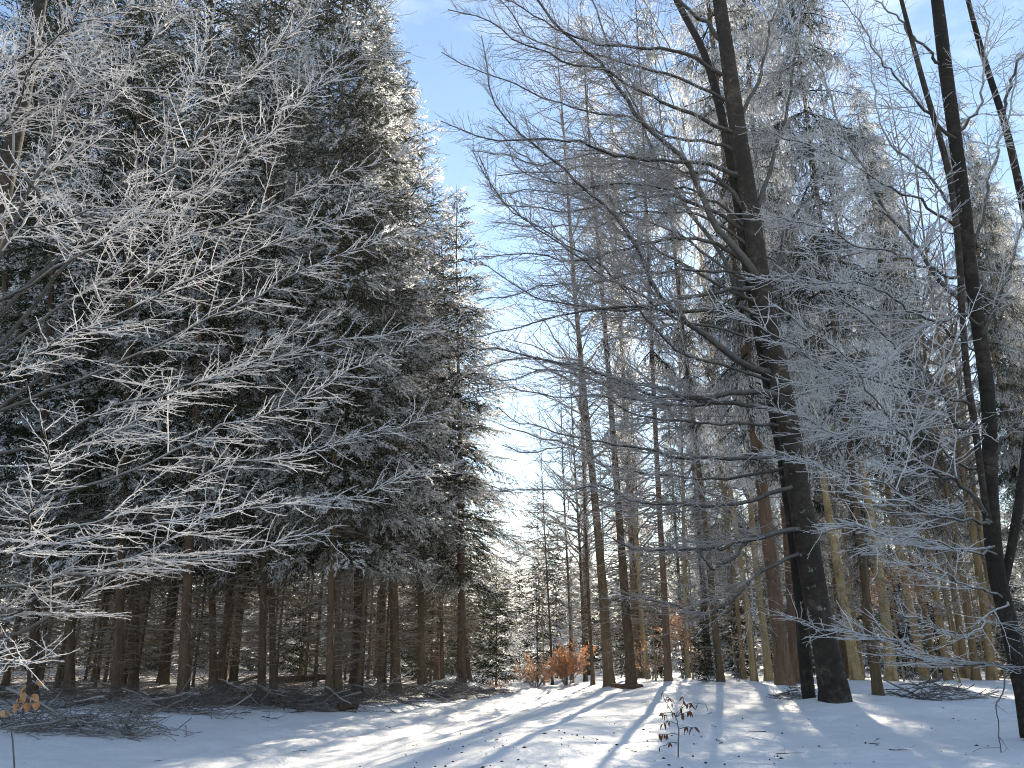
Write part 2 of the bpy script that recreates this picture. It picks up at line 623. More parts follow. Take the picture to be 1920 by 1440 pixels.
# ------------------------------------------------------------------ spruce meshes
def bough(L, kind, rng):
    """One spruce bough of L metres along +X: twigs and needle sprays."""
    g = Geo()
    K = 7
    s = np.linspace(0, 1, K)
    sag = (-0.22 if kind == 'flat' else -0.34) * L
    ax = np.stack([s * L, 0.04 * L * np.sin(s * 5 + rng.rand() * 6), sag * s ** 2 + 0.13 * L * s ** 5], 1)[None]
    tubes(g, ax, (0.012 + 0.008 * L) * (1 - 0.85 * s)[None], 3, np.full((1, K), 0.1))
    LP, LR, _ = spawn(ax, np.full((1, K), 0.02), rng, 0.07, 0.10, 0.98, lambda pl, t: np.minimum(pl * (0.50 * (1 - t) ** 0.6 + 0.05), 1.1),
                      56, 4, upc=-0.25, wig=0.10, planar=0.25, rmax=0.007)
    f = 0.12
    tubes(g, LP, LR, 3, np.full(LR.shape, f))
    allP = [LP]
    if kind == 'droop':
        HP, HR, _ = spawn(np.concatenate([LP, np.repeat(ax[:, [0, 2, 4, 6]], 1, 0)]), np.full((len(LP) + 1, 4), 0.01), rng, 0.085, 0.1, 1.0,
                          lambda pl, t: 0.12 + 0.38 * rng.rand(len(t)), 60, 4, upc=-3.0, wig=0.12, planar=0.4, rmax=0.005)
        tubes(g, HP, HR, 3, np.full(HR.shape, 0.3))
        allP.append(HP)
    for j, Pp in enumerate(allP):
        sp = (0.040 if kind == 'flat' else 0.06) if j == 0 else 0.036
        B, _, par = spawn(Pp, np.full(Pp.shape[:2], 0.005), rng, sp, 0.12, 1.0, lambda pl, t: (0.105 if kind == 'flat' else 0.07) + 0 * t, 38 if kind == 'flat' else 24, 2,
                          upc=-0.1, wig=0.15, planar=0.9)
        if len(B) == 0:
            continue
        d = B[:, 1] - B[:, 0]
        ln = np.linalg.norm(d, axis=1)
        p = B[:, 0]
        rr = np.clip(np.hypot(p[:, 0], p[:, 1]) / L, 0, 1)
        outer = sstep(0.25, 0.80, rr)
        frost = np.clip((outer * 0.9 if kind == 'flat' else 0.3 + outer * 0.6) + rng.normal(size=len(p)) * 0.09, 0, 1.2)
        blades(g, p, nrm(d), ln * 1.25, 0.017 if kind == 'flat' else 0.010, frost * 0.6, frost, rng)
    return g.arrays()


def spruce_crown(name, H, zb, Lmax, kind, seed, step, shape=0.75, droop0=-18, droop1=28, skip=0.0):
    rng = np.random.RandomState(seed)
    sizes = [0.6, 1.2, 2.2, 3.4] if Lmax > 1.2 else [0.35, 0.7]
    lib = [[bough(L, kind, rng) for _ in range(3)] for L in sizes]
    g = Geo()
    z = zb
    az = rng.rand() * 6.28
    while z < H - 0.12:
        u = (z - zb) / (H - zb)
        nb = 6 if kind == 'flat' else 5
        az0 = rng.rand() * 6.28
        wl = rng.uniform(0.8, 1.1)
        for q in range(nb):
            if rng.rand() < skip:
                continue
            L = Lmax * (1 - u) ** shape * wl * rng.uniform(0.7 if Lmax > 1.4 else 0.45, 1.12) * (0.7 + 0.3 * min(1, (z - zb) / 2.0)) + 0.10
            if q == nb - 1:
                L *= 0.55
            az = az0 + q * 6.283 / nb + rng.normal() * 0.22
            k = int(np.argmin([abs(math.log(L / q_)) for q_ in sizes]))
            V, Q, T, F = lib[k][rng.randint(3)]
            sc = L / sizes[k]
            pit = math.radians(droop0 + (droop1 - droop0) * u ** 1.3 + rng.normal() * (6 if Lmax > 1.4 else 13))
            rol = rng.normal() * 0.22
            Rm = (Matrix.Rotation(az, 3, 'Z') @ Matrix.Rotation(-pit, 3, 'Y') @ Matrix.Rotation(rol, 3, 'X'))
            g.add((V * sc) @ np.array(Rm).T + np.array([0, 0, z + rng.normal() * 0.09]), Q=Q, F=F * rng.uniform(0.55, 1.35))
        z += step * nb * (0.55 + 0.45 * (1 - u)) * rng.uniform(0.8, 1.2)
    # leader
    s = np.linspace(0, 1, 4)
    tubes(g, np.stack([0 * s, 0 * s, H - 0.6 + 0.6 * s], 1)[None], (0.02 * (1 - 0.8 * s))[None], 3, np.full((1, 4), 0.6))
    me = g.mesh(name)
    me.materials.append(M['needle'])
    return me


def trunk_mesh(name, H, r, mat, seed, flare=0.42, S=18, K=46, bend=0.05, bumps=0.05, power=0.8, top=0.03):
    rng = np.random.RandomState(seed)
    s = np.linspace(0, 1, K) ** 1.6
    z = s * (H + 0.35) - 0.35
    off = rng.rand(2) * 9
    x = bend * np.sin(z * 0.35 + off[0]) * np.minimum(1, np.maximum(z, 0) / 3)
    y = bend * np.sin(z * 0.28 + off[1]) * np.minimum(1, np.maximum(z, 0) / 3)
    P = np.stack([x, y, z], 1)[None]
    R = r * (1 - (1 - top) * s ** power) * (1 + flare * np.exp(-np.maximum(z, -0.2) / 0.28))
    a = np.arange(S) / S
    ph = rng.rand() * 9
    n = noise2(np.cos(a * 6.283)[None] * 1.5 + ph + 0 * z[:, None], z[:, None] * 1.4 + np.sin(a * 6.283)[None] * 1.5)
    lob = np.cos(a * 6.283 * 5 + ph)[None] * np.exp(-np.maximum(z, 0) / 0.2)[:, None] * 0.10 * (flare > 0.2)
    R2 = (R[:, None] * (1 + bumps * n * 2 + lob))[None]
    g = Geo()
    tubes(g, P, R2, S, np.zeros((1, K)))
    me = g.mesh(name)
    me.materials.append(mat)
    return me


def dead_branches(name, z0, z1, n, seed, Lm=1.1, r=0.16, frost=0.12):
    rng = np.random.RandomState(seed)
    z = rng.uniform(z0, z1, n)
    az = rng.rand(n) * 6.283
    L = Lm * rng.uniform(0.25, 1.1, n) * (0.55 + 0.45 * (z - z0) / (z1 - z0))
    K = 5
    P = np.zeros((n, K, 3))
    d0 = np.stack([np.cos(az), np.sin(az), rng.normal(size=n) * 0.15 - 0.05], 1)
    P[:, 0] = np.stack([np.cos(az) * r * 0.8, np.sin(az) * r * 0.8, z], 1)
    for k in range(1, K):
        P[:, k] = P[:, k - 1] + nrm(d0 + rng.normal(size=(n, 3)) * 0.10 + np.array([0, 0, -0.12 * k / K])) * (L / (K - 1))[:, None]
    R = (0.008 + 0.008 * L)[:, None] * np.linspace(1, 0.35, K)[None]
    g = Geo()
    tubes(g, P, R, 3, np.full((n, K), frost))
    C, CR, _ = spawn(P, R, rng, 0.10, 0.2, 1.0, lambda pl, t: pl * 0.38 * (1.1 - t), 58, 3, upc=-0.1, wig=0.15, planar=0.8, rmax=0.004)
    tubes(g, C, CR, 3, np.full(CR.shape, frost * 1.3))
    me = g.mesh(name)
    me.materials.append(M['dead_wood'])
    return me


EDGE = [dict(H=h_, crown=spruce_crown("spruce_crown", h_, zb, lm, 'flat', sd, 0.185, shape=0.62)) for h_, zb, lm, sd in
        ((29, 3.9, 3.6, 11), (27, 4.2, 3.4, 12))]
HANG = [dict(H=h_, crown=spruce_crown("spruce_crown", h_, zb, lm, 'droop', sd, 0.16, shape=0.55, droop0=-32, droop1=5, skip=0.08)) for h_, zb, lm, sd in
        ((27, 5.0, 2.1, 21),)]
THIN = [dict(H=h_, crown=spruce_crown("spruce_crown", h_, zb, lm, 'droop', sd, 0.24, shape=0.5, droop0=-35, droop1=0, skip=0.2)) for h_, zb, lm, sd in
        ((21, 6.5, 1.25, 26), (23, 8.0, 1.2, 27))]
SPIRE = HANG
YOUNG = [dict(H=5.0, crown=spruce_crown("spruce_crown", 5.0, 0.25, 1.35, 'flat', 31, 0.042, shape=0.9, droop0=-12)),
         dict(H=4.0, crown=spruce_crown("spruce_crown", 4.0, 0.2, 1.2, 'flat', 32, 0.042, shape=0.9, droop0=-5))]
LOW = [dict(H=16.5, crown=spruce_crown("spruce_crown", 16.5, 3.3, 3.1, 'flat', 17, 0.16, shape=0.62))]
TRUNK = {k: [trunk_mesh("spruce_trunk", 25, 0.2, M[k], 40 + i) for i in range(3)] for k in ('spruce_bark', 'red_bark')}
TRUNK['sunlit_pale_bark'] = [trunk_mesh("pale_trunk", 25, 0.2, M['sunlit_pale_bark'], 50 + i, flare=0.35, bend=0.12) for i in range(2)]
YTRUNK = trunk_mesh("young_trunk", 4.6, 0.045, M['spruce_bark'], 60, flare=0.2, S=8, K=14, bend=0.02)
DEAD = [dead_branches("dead_branches", 0.7, 5.0, 120, 70 + i, Lm=1.35) for i in range(3)]
DEADHI = [dead_branches("dead_branches", 1.5, 10.0, 90, 75 + i, Lm=1.5) for i in range(2)]


def bare_crown(name, H, zb, seed, n, Lm):
    rng = np.random.RandomState(seed)
    z = np.sort(rng.uniform(zb, H - 0.6, n))
    u = (z - zb) / (H - zb)
    az = np.arange(n) * 2.4 + rng.normal(size=n) * 0.4
    L = Lm * (1 - u) ** 0.6 * rng.uniform(0.5, 1.15, n) + 0.3
    el = np.radians(28 + 30 * u + rng.normal(size=n) * 9)
    d0 = np.stack([np.cos(az) * np.cos(el), np.sin(az) * np.cos(el), np.sin(el)], 1)
    K = 8
    P = np.zeros((n, K, 3))
    P[:, 0] = np.stack([0 * z, 0 * z, z], 1)
    for k in range(1, K):
        P[:, k] = P[:, k - 1] + nrm(d0 + rng.normal(size=(n, 3)) * 0.12 + np.array([0, 0, 0.12 * k / K])) * (L / (K - 1))[:, None]
    R = (0.008 + 0.010 * L)[:, None] * np.linspace(1, 0.2, K)[None]
    g = Geo()
    tubes(g, P, R, 4, np.clip(0.75 - R * 22, 0.15, 1))
    A, AR, _ = spawn(P, R, rng, 0.24, 0.15, 1.0, lambda pl, t: pl * 0.38 * (1.15 - t), 42, 6, upc=0.15, wig=0.13, planar=0.9, rmax=0.012, rk=0.005, tip=0.4)
    tubes(g, A, AR, 3, np.full(AR.shape, 0.8))
    B, BR, _ = spawn(A, AR, rng, 0.13, 0.1, 1.0, lambda pl, t: 0.12 + pl * 0.32 * (1.1 - t), 46, 4, upc=0.1, wig=0.18, planar=0.9, rmax=0.007, rbase=0.0045, tip=0.7)
    tubes(g, B, BR, 3, np.full(BR.shape, 0.95))
    me = g.mesh(name)
    me.materials.append(M['twig'])
    return me


BARE = [dict(H=24, crown=bare_crown("bare_crown", 24, 6.5, 81, 60, 3.2)), dict(H=21, crown=bare_crown("bare_crown", 21, 5.0, 82, 55, 3.6))]


def base_of(px, y):
    p = at(px, 1300, y)
    # keep the picture column while the ground height settles the row
    x = p[0]
    for _ in range(3):
        z = gh(x, y)
        d = (np.array([0, y, z]) - np.array([0, 0, EYE])) @ FWD
        x = (px - 960) / FPX * d
    return x, y, gh(x, y)


rngp = np.random.RandomState(99)


def spruce(px, y, wpx, var, label, group, barkk='spruce_bark', top_px=None, frost=1.0, kind='edge', dead=True, scale=1.0, x=None, name="spruce_tree", rot=None, rad=1.0):
    lib = {'edge': EDGE, 'hang': HANG, 'young': YOUNG, 'bare': BARE, 'thin': THIN, 'spire': SPIRE, 'low': LOW}[kind]
    v = lib[var % len(lib)]
    if x is None:
        bx, by, bz = base_of(px, y)
    else:
        bx, by, bz = x, y, gh(x, y)
    e = empty(name, (bx, by, bz))
    rz = rngp.rand() * 6.283 if rot is None else rot
    lean = 0.0
    if top_px is not None:
        q = at(top_px[0], top_px[1], by)
        lean = math.atan2(q[0] - bx, q[2] - bz)
    e.rotation_euler = (rngp.normal() * 0.01, lean, 0)
    e.scale = (scale,) * 3
    tag(e, label, "beech" if kind == 'bare' else "spruce", group)
    if kind == 'young':
        t = link("trunk", YTRUNK, e)
        t.scale = (v['H'] / 5,) * 3
    else:
        d = axis_depth((bx, by, bz))
        r = (0.56 if barkk == 'spruce_bark' and bx < 0 else 0.66) * wpx / 2 / FPX * d / scale
        tl = TRUNK[barkk]
        t = link("trunk", tl[var % len(tl)], e)
        t.scale = (r / 0.2, r / 0.2, v['H'] / 25)
        t.rotation_euler = (0, 0, rngp.rand() * 6)
        if dead:
            db = link("dead_branches", (DEADHI if kind in ('hang', 'spire', 'bare') else DEAD)[var % 2], e)
            db.rotation_euler = (0, 0, rngp.rand() * 6)
            db["kind"] = "stuff"
    c = link("crown", v['crown'], e)
    c.rotation_euler = (0, 0, rz)
    c.scale = (rad, rad, 1)
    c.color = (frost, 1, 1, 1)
    return e


ORD = ["first", "second", "third", "fourth", "fifth", "sixth", "seventh", "eighth", "ninth", "tenth", "eleventh", "twelfth",
       "thirteenth", "fourteenth", "fifteenth", "sixteenth", "seventeenth", "eighteenth", "nineteenth", "twentieth"]

# front row of the dark stand on the left, counted from the path leftwards
front = [(877, 25.5, 24, (866, 1090)), (866, 25.0, 27, (864, 1090)), (830, 27, 15, (826, 1080)), (742, 23.0, 36, (737, 1090)),
         (716, 26, 26, (716, 1100)), (669, 21.5, 36, (672, 1090)), (636, 20.6, 23, (632, 1080)), (617, 19.8, 26, (622, 1060)),
         (513, 20.5, 24, (508, 1100)), (490, 20.0, 27, (493, 1090)), (400, 22.5, 26, (398, 1110)), (343, 19.2, 38, (352, 1110)),
         (250, 21.5, 30, (255, 1100)), (218, 19.0, 34, (228, 1080)), (130, 21, 32, (138, 1080)), (60, 19, 34, (72, 1080)), (-40, 20, 36, (-24, 1080))]
frontlab = ["reddish outer stem of the spruce pair nearest the path", "inner stem of the spruce pair nearest the path, dark bark",
            "slim spruce standing behind the path side pair", "dark thick spruce behind the brush pile near the path",
            "slim spruce in gap behind the thick dark one", "thick brown spruce with branch stubs, middle of the left stand",
            "spruce touching the right flank of the grey barked one", "grey barked spruce standing furthest out onto the snow",
            "spruce just behind the right side of the straight grey one", "straight grey spruce left of the open snowy gap",
            "dark spruce between two wider gaps in left stand", "broad spruce with flared foot behind small rimed sprig",
            "dim spruce behind and left of the broad flared one", "broad shadowed spruce above the heap of dry twigs",
            "shadowed spruce deep behind the left beech branches", "shadowed spruce near the left picture edge",
            "spruce cut off by the left picture edge"]
for i, (px, y, w, tp) in enumerate(front):
    spruce(px, y, w, i * 2 + (i // 3), frontlab[i], "spruces along the front of the left stand",
           'red_bark' if i in (0, 1) else 'spruce_bark', tp, frost=1.15, scale=1.0 if i > 3 else (0.98, 1.05, 1.16, 0.9)[i], rad=0.9 if i > 2 else (0.85, 0.9, 0.95)[i], kind='low' if i < 3 else 'edge')
spruce(792, 25.2, 26, 0, "spruce with a full low crown right behind the dark thick one", "spruces along the front of the left stand", 'spruce_bark', (786, 1090), frost=1.35, scale=1.38, kind='low', rad=0.85)
# rows behind
rs = np.random.RandomState(5)
k = 0
for row, yy in enumerate((24, 27.5, 31.5)):
    for xx in np.arange(-30 - row * 3, -2.2 - 0.35 * row, 2.5 + 0.25 * row):
        X = xx + rs.uniform(-0.8, 0.8)
        Y = yy + rs.uniform(-1.2, 1.2)
        if X > path_x(Y) - 2.6 or X < -0.72 * Y - 6:
            continue
        spruce(0, Y, 0.36 * FPX / (Y * 0.95) * rs.uniform(0.55, 1.15), k, "slender spruce deep inside the dark left stand",
               "spruces inside the left stand", frost=0.7, scale=rs.uniform(0.85, 1.02) * (0.55 if 960 + FPX * X / (Y * 0.95) > 780 else 1.0), x=X)
        k += 1

for X, Y in zip(rs.uniform(-15, -2.6, 40), rs.uniform(20.5, 31, 40)):
    if X > path_x(Y) - 2.9:
        continue
    spruce(0, Y, 0.20 * FPX / (Y * 0.95) * rs.uniform(0.6, 1.2), k, "thin suppressed spruce among the thicker trunks of the left stand",
           "thin spruces inside the left stand", frost=0.8, scale=rs.uniform(0.55, 0.8), x=X, kind='thin')
    k += 1

# ------------------------------------------------------------------ right-hand stand
EO = M
right_front = [  # base px, distance, width px, bark, second picture point, kind, variant, frost, label
    (1185, 20.0, 30, 'spruce_bark', (1152, 870), 'thin', 0, 1.0, "dark trunked spruce beside the fallen plank at the path bend"),
    (1143, 23.5, 32, 'spruce_bark', (1110, 900), 'bare', 0, 1.0, "stout bare tree behind left of the fallen plank"),
    (1254, 18.5, 22, 'red_bark', (1222, 580), 'thin', 1, 0.9, "tall slender reddish spruce rising alone right of the plank"),
    (1352, 19.5, 22, 'spruce_bark', (1320, 980), 'thin', 0, 0.9, "leaning mossy spruce beside the small dark young spruce"),
    (1472, 17.0, 46, 'red_bark', (1428, 900), 'hang', 1, 1.0, "thick rough barked conifer directly left of the leaning beech"),
    (1497, 18.8, 40, 'red_bark', (1470, 960), 'hang', 0, 1.0, "reddish thick conifer half hidden behind the leaning beech"),
    (1648, 15.0, 27, 'spruce_bark', (1606, 960), 'hang', 1, 0.9, "dark slim spruce right of the leaning beech"),
    (1072, 34.0, 10, 'spruce_bark', (1050, 700), 'bare', 0, 0.5, "slim bare tree standing behind the orange bush"),
    (1036, 31.0, 8, 'spruce_bark', (1022, 1000), 'bare', 0, 0.6, "small bare tree between the rust bush and the orange bush"),
    (1098, 31.0, 12, 'spruce_bark', (1070, 700), 'bare', 1, 0.5, "bare tree between the orange bush and the stout bare tree"),
    (1112, 27.0, 12, 'spruce_bark', (1085, 700), 'bare', 1, 1.0, "thin bare tree beside the orange leaved bush"),
]
for (px, y, w, bk, tp, kd, v, fr, lab) in right_front:
    spruce(px, y, w, v, lab, "conifers along the right bank", bk, tp, frost=fr * 1.5, kind=kd, scale={1112: 0.78, 1072: 0.7, 1098: 0.8, 1036: 0.5}.get(px, 1.0))

# pale trunks further in, golden sunlight put into their bark colour
pale = [(1415, 24, 20, (1390, 1080)), (1442, 25, 24, (1420, 1050)), (1395, 27, 14, (1378, 1100)), (1606, 24, 32, (1560, 980)),
        (1672, 24, 32, (1638, 1000)), (1735, 26, 24, (1708, 1140)), (1756, 29, 16, (1733, 1160)), (1812, 27, 22, (1768, 1000)),
        (1831, 25, 22, (1790, 1000)), (1862, 25, 26, (1818, 980)), (1878, 28, 18, (1836, 980)), (1540, 28, 20, (1520, 1000)),
        (1290, 30, 14, (1285, 1100)), (1215, 31, 14, (1200, 1100)), (1980, 24, 30, (1930, 1000))]
palelab = ["left of two pale trunks close together behind the rough conifer", "broader right of two pale trunks behind the rough conifer",
           "thin pale trunk furthest left of the close pair", "pale leaning trunk in the bright gap right of the beech",
           "pale straight trunk right of the dark slim spruce", "brownish pale trunk behind the orange leaf spray",
           "thin pale trunk right of the brownish one", "pale trunk left of the close row of four",
           "second pale trunk of the close row of four", "widest pale trunk of the close row of four, mossy",
           "thin rightmost trunk of the close row of four", "pale trunk mostly hidden behind the leaning beech",
           "thin pale trunk behind the tall slender reddish spruce", "thin pale trunk far behind the fallen plank",
           "pale trunk at the right picture edge"]
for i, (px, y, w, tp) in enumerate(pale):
    spruce(px, y, w, i, palelab[i], "pale sunlit trunks in the right stand", 'sunlit_pale_bark', tp, frost=0.7, kind='bare',
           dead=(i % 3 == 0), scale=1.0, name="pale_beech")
rs = np.random.RandomState(15)
for row, yy in enumerate((34, 42, 50)):
    for xx in np.arange(4.5 + 0.5 * row, 30 + row * 4, 5.0 + 0.5 * row):
        X = xx + rs.uniform(-1.1, 1.1)
        Y = yy + rs.uniform(-1.8, 1.8)
        if X > 0.72 * Y + 5:
            continue
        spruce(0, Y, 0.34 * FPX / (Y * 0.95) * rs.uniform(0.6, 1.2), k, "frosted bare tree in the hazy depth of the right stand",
               "bare trees inside the right stand", barkk=('sunlit_pale_bark' if rs.rand() < 0.6 else 'spruce_bark'), frost=0.7,
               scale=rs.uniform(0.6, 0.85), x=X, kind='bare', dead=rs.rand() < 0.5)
        k += 1
for X, Y, sc_ in ((10.5, 27, 0.8), (13.2, 25, 0.85), (15.5, 28.5, 0.9), (18.2, 26.5, 0.85), (12.0, 31.5, 0.85), (14.6, 33, 0.8), (17.6, 32, 0.9), (20.8, 30, 0.85),
                  (23.5, 33, 0.9), (16.2, 37, 0.85), (19.5, 38, 0.9), (23, 39, 0.85), (27, 38, 0.9), (12.5, 39, 0.8), (8.6, 41, 0.72), (15.5, 23.5, 0.7), (11.2, 45, 0.8), (25.5, 29, 0.8), (9.4, 34, 0.75), (13.8, 43, 0.9), (18, 44, 0.95), (22, 46, 0.95), (27, 45, 1.0), (31, 43, 1.0), (20.5, 24.5, 0.7), (17.2, 21.5, 0.6)):
    spruce(0, Y, 0.36 * FPX / Y, k, "frosted spruce in the hazy depth of the right stand", "spruces inside the right stand", barkk='sunlit_pale_bark',
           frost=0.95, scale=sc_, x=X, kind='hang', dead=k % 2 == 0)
    k += 1
# spires that show against the sky
for px, y, v, sc_, lab in ((1196, 33, 0, 1.08, "very tall frosted spruce spire standing against the blue sky"),
                           (1588, 30, 1, 1.02, "frosted spruce spire left of the forked beech stems"),
                           (1470, 34, 0, 0.95, "frosted spruce spire behind the top of the leaning beech"),
                           (1330, 38, 1, 0.9, "broad frosted spruce between the tall spire and the beech"),
                           (1105, 40, 1, 0.62, "low frosted spruce at the right rim of the sky gap")):
    spruce(px, y, 24, v, lab, "tall spires of the right stand", frost=1.7, kind='spire', rad=0.5, scale=sc_, dead=False)

# far rows closing the view
rs = np.random.RandomState(25)
for row, yy in enumerate((58, 68, 82)):
    for xx in np.arange(-0.75 * yy, 0.78 * yy, 3.4 + row):
        X = xx + rs.uniform(-1.8, 1.8)
        Y = yy + rs.uniform(-3, 3)
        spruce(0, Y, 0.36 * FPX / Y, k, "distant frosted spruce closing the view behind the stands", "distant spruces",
               frost=2.4, scale=rs.uniform(2.2, 2.9) if X > -7 and X < 6 else rs.uniform(2.6, 3.6), x=X, kind='young', dead=False, rad=1.6)  # rime raised beyond the nearer trees' so its white also paints distance haze
        k += 1

# young spruces
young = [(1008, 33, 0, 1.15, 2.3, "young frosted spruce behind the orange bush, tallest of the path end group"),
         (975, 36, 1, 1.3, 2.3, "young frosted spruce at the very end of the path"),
         (1045, 36, 1, 1.2, 2.3, "young frosted spruce right of the tallest at the path end"),  # strong frost on the path end group doubles as painted pale haze
         (948, 40, 0, 1.0, 0.3, "dark young spruce where the path disappears"),
         (930, 28, 1, 1.1, 0.9, "green young spruce leaning over the path beside the trunk pair"),
         (905, 30, 0, 0.9, 0.7, "young spruce half hidden behind the path side pair"),
         (1325, 19.5, 1, 0.40, 0.55, "small dark young spruce at the foot of the leaning mossy one"),
         (1700, 28, 0, 0.9, 1.0, "young frosted spruce behind the dark slim spruce"),
         (1770, 30, 1, 1.0, 1.0, "young frosted spruce between the pale trunk rows"),
         (1900, 27, 0, 0.7, 1.0, "young frosted spruce near the right picture edge"),
         (1560, 31, 1, 0.8, 1.0, "young frosted spruce right behind the leaning beech foot"),
         (1240, 33, 0, 0.9, 1.0, "young frosted spruce behind the slender reddish trunk"),
         (1165, 34, 1, 0.7, 0.8, "young frosted spruce behind the stout spruce at the bend"),
         (1390, 33, 0, 1.0, 1.0, "young frosted spruce behind the three close pale trunks"),
         (560, 30, 1, 1.1, 0.3, "green young spruce glimpsed through the left stand's wide gap"),
         (790, 31, 0, 1.0, 0.3, "green young spruce glimpsed right of the dark thick trunk")]
for px, y, v, sc_, fr, lab in young:
    spruce(px, y, 0, v, lab, "young spruces of the understorey", frost=fr, kind='young', scale=sc_, name="young_spruce")


# ------------------------------------------------------------------ beeches with rimed twigs
def limb_path(pts, y0, y1, K, rng, wob=0.02):
    n = len(pts)
    P = np.array([at(px, py, y0 + (y1 - y0) * i / (n - 1)) for i, (px, py) in enumerate(pts)])
    P = resample(P, K)
    w = np.cumsum(rng.normal(size=(K, 3)), 0) * wob
    w -= np.linspace(0, 1, K)[:, None] * w[-1]
    w[0] = 0
    return P + w


def px_r(w, p):
    return w / 2 / FPX * axis_depth(p)


def dress(limbP, limbR, rng, cfg):
    """Rimed twigs of one limb: side shoots, twigs and short spurs."""
    g = Geo()
    P, R = limbP[None], limbR[None]
    fr = cfg.get('frost', 1.0)
    A, AR, _ = spawn(P, R, rng, cfg['s1'], cfg.get('t0', 0.12), 0.98, cfg['l1'], cfg.get('a1', 45), 8, upc=cfg.get('up1', 0.1), wig=cfg.get('wig', 0.13) * 0.8,
                     planar=cfg.get('pl', 0.5), rmax=cfg.get('rm1', 0.014), rk=0.0045, tip=0.35, rbase=0.003, zflat=cfg.get('zf', 1.0), fwd=cfg.get('fwd', 0.35))
    # the limb's own tip counts as a shoot
    B, BR, _ = spawn(A, AR, rng, cfg['s2'], 0.12, 1.0, cfg['l2'], 46, 5, upc=cfg.get('up2', 0.15), wig=cfg.get('wig', 0.13), planar=cfg.get('pl', 0.5),
                     rmax=0.006, rk=0.005, tip=0.6, rbase=cfg.get('rb', 0.0035), zflat=cfg.get('zf', 1.0), fwd=cfg.get('fwd', 0.35))
    q0 = int(limbP.shape[0] * 0.45)
    Lt, LtR, _ = spawn(P[:, q0:], R[:, q0:], rng, cfg['s2'] * 0.8, 0.1, 1.0, lambda L, t: 0.35 + 0 * t, 50, 5, upc=0.15, wig=0.16,
                       planar=0.6, rmax=0.006, rk=0.005, tip=0.6, rbase=cfg.get('rb', 0.0035))
    B = np.concatenate([B, Lt])
    BR = np.concatenate([BR, LtR])
    tubes(g, A, AR * cfg.get('fat', 1.0), 5, np.clip(fr * (0.95 - AR * 28) + rng.normal(size=(len(A), 1)) * 0.1, 0, 1.3))
    tubes(g, B, BR * cfg.get('fat', 1.0), 3, np.clip(np.full(BR.shape, fr) + rng.normal(size=(len(B), 1)) * 0.12, 0, 1.4))
    if cfg.get('s3'):
        for parent, pr, ss in ((B, BR, cfg['s3']), (A, AR, cfg['s3'] * 1.3)):
            C, CR, _ = spawn(parent, pr, rng, ss, 0.08, 1.0, lambda L, t: cfg['l3'] + 0 * t, 55, 2, upc=0.1, wig=0.2, planar=1.2,
                             rmax=0.006, rk=0.0, rbase=cfg.get('rb', 0.0035) * 1.15, jl=(0.4, 1.5), lmin=0.008)
            tubes(g, C, CR * cfg.get('fat', 1.0), 3, np.clip(np.full(CR.shape, fr) + rng.normal(size=(len(C), 1)) * 0.12, 0, 1.4))
    return g


def beech(name, label, trunk, trunk_geo_sides, limbs, cfg, seed, origin, group=None):
    """trunk: list of (pts world (K,3), radii (K)); limbs: list of (pts px, y0, y1, w0, w1, cfg overrides)."""
    rng = np.random.RandomState(seed)
    o = np.array(origin, float)
    e = empty(name, tuple(o))
    tag(e, label, "beech", group)
    for i, (P, R) in enumerate(trunk):
        g = Geo()
        S = trunk_geo_sides
        a = np.arange(S) / S * 6.283
        z = P[:, 2]
        nn = noise2(np.cos(a)[None] * 1.2 + 3 * i + 0 * z[:, None], z[:, None] * 0.9 + np.sin(a)[None] * 1.2)
        fl = np.exp(-np.maximum(z - o[2], 0) / 0.3)[:, None] * (i == 0)
        lob = fl * 0.10 * np.cos(a * 4 + 1.0)[None]
        tubes(g, (P - o)[None], (R[:, None] * (1 + 0.09 * nn + lob + 0.20 * fl))[None], S, np.full((1, len(P)), 0.05))
        link("trunk" if i == 0 else "stem", g.mesh("trunk" if i == 0 else "stem"), e, M['beech_bark'])
    for (pts, y0, y1, w0, w1, over) in limbs:
        c = dict(cfg)
        c.update(over)
        P = limb_path(pts, y0, y1, 26, rng, c.get('wob', 0.028))
        r0, r1 = px_r(w0, P[0]), px_r(w1, P[-1])
        R = c.get('lw', 0.88) * (r0 + (r1 - r0) * np.linspace(0, 1, 26) ** 0.55)
        g = Geo()
        fr = np.clip(c.get('frost', 1) * (0.85 - R * c.get('bare', 30)), 0.08, 1.0)
        tubes(g, (P - o)[None], R[None], 9, fr[None])
        lo = link("limb", g.mesh("limb"), e, M['limb'])
        tg = dress(P - o, R, rng, c)
        tw = link("twigs", tg.mesh("twigs"), lo, M['twig'])
        tw["kind"] = "stuff"
    return e


def trunk_px(pts, ws, ys, K=40):
    P = resample(np.array([at(px, py, y) for (px, py), y in zip(pts, ys)]), K)
    d = np.array([axis_depth(p) for p in P])
    R = np.interp(np.linspace(0, 1, K), np.linspace(0, 1, len(ws)), ws) / 2 / FPX * d
    return P, R


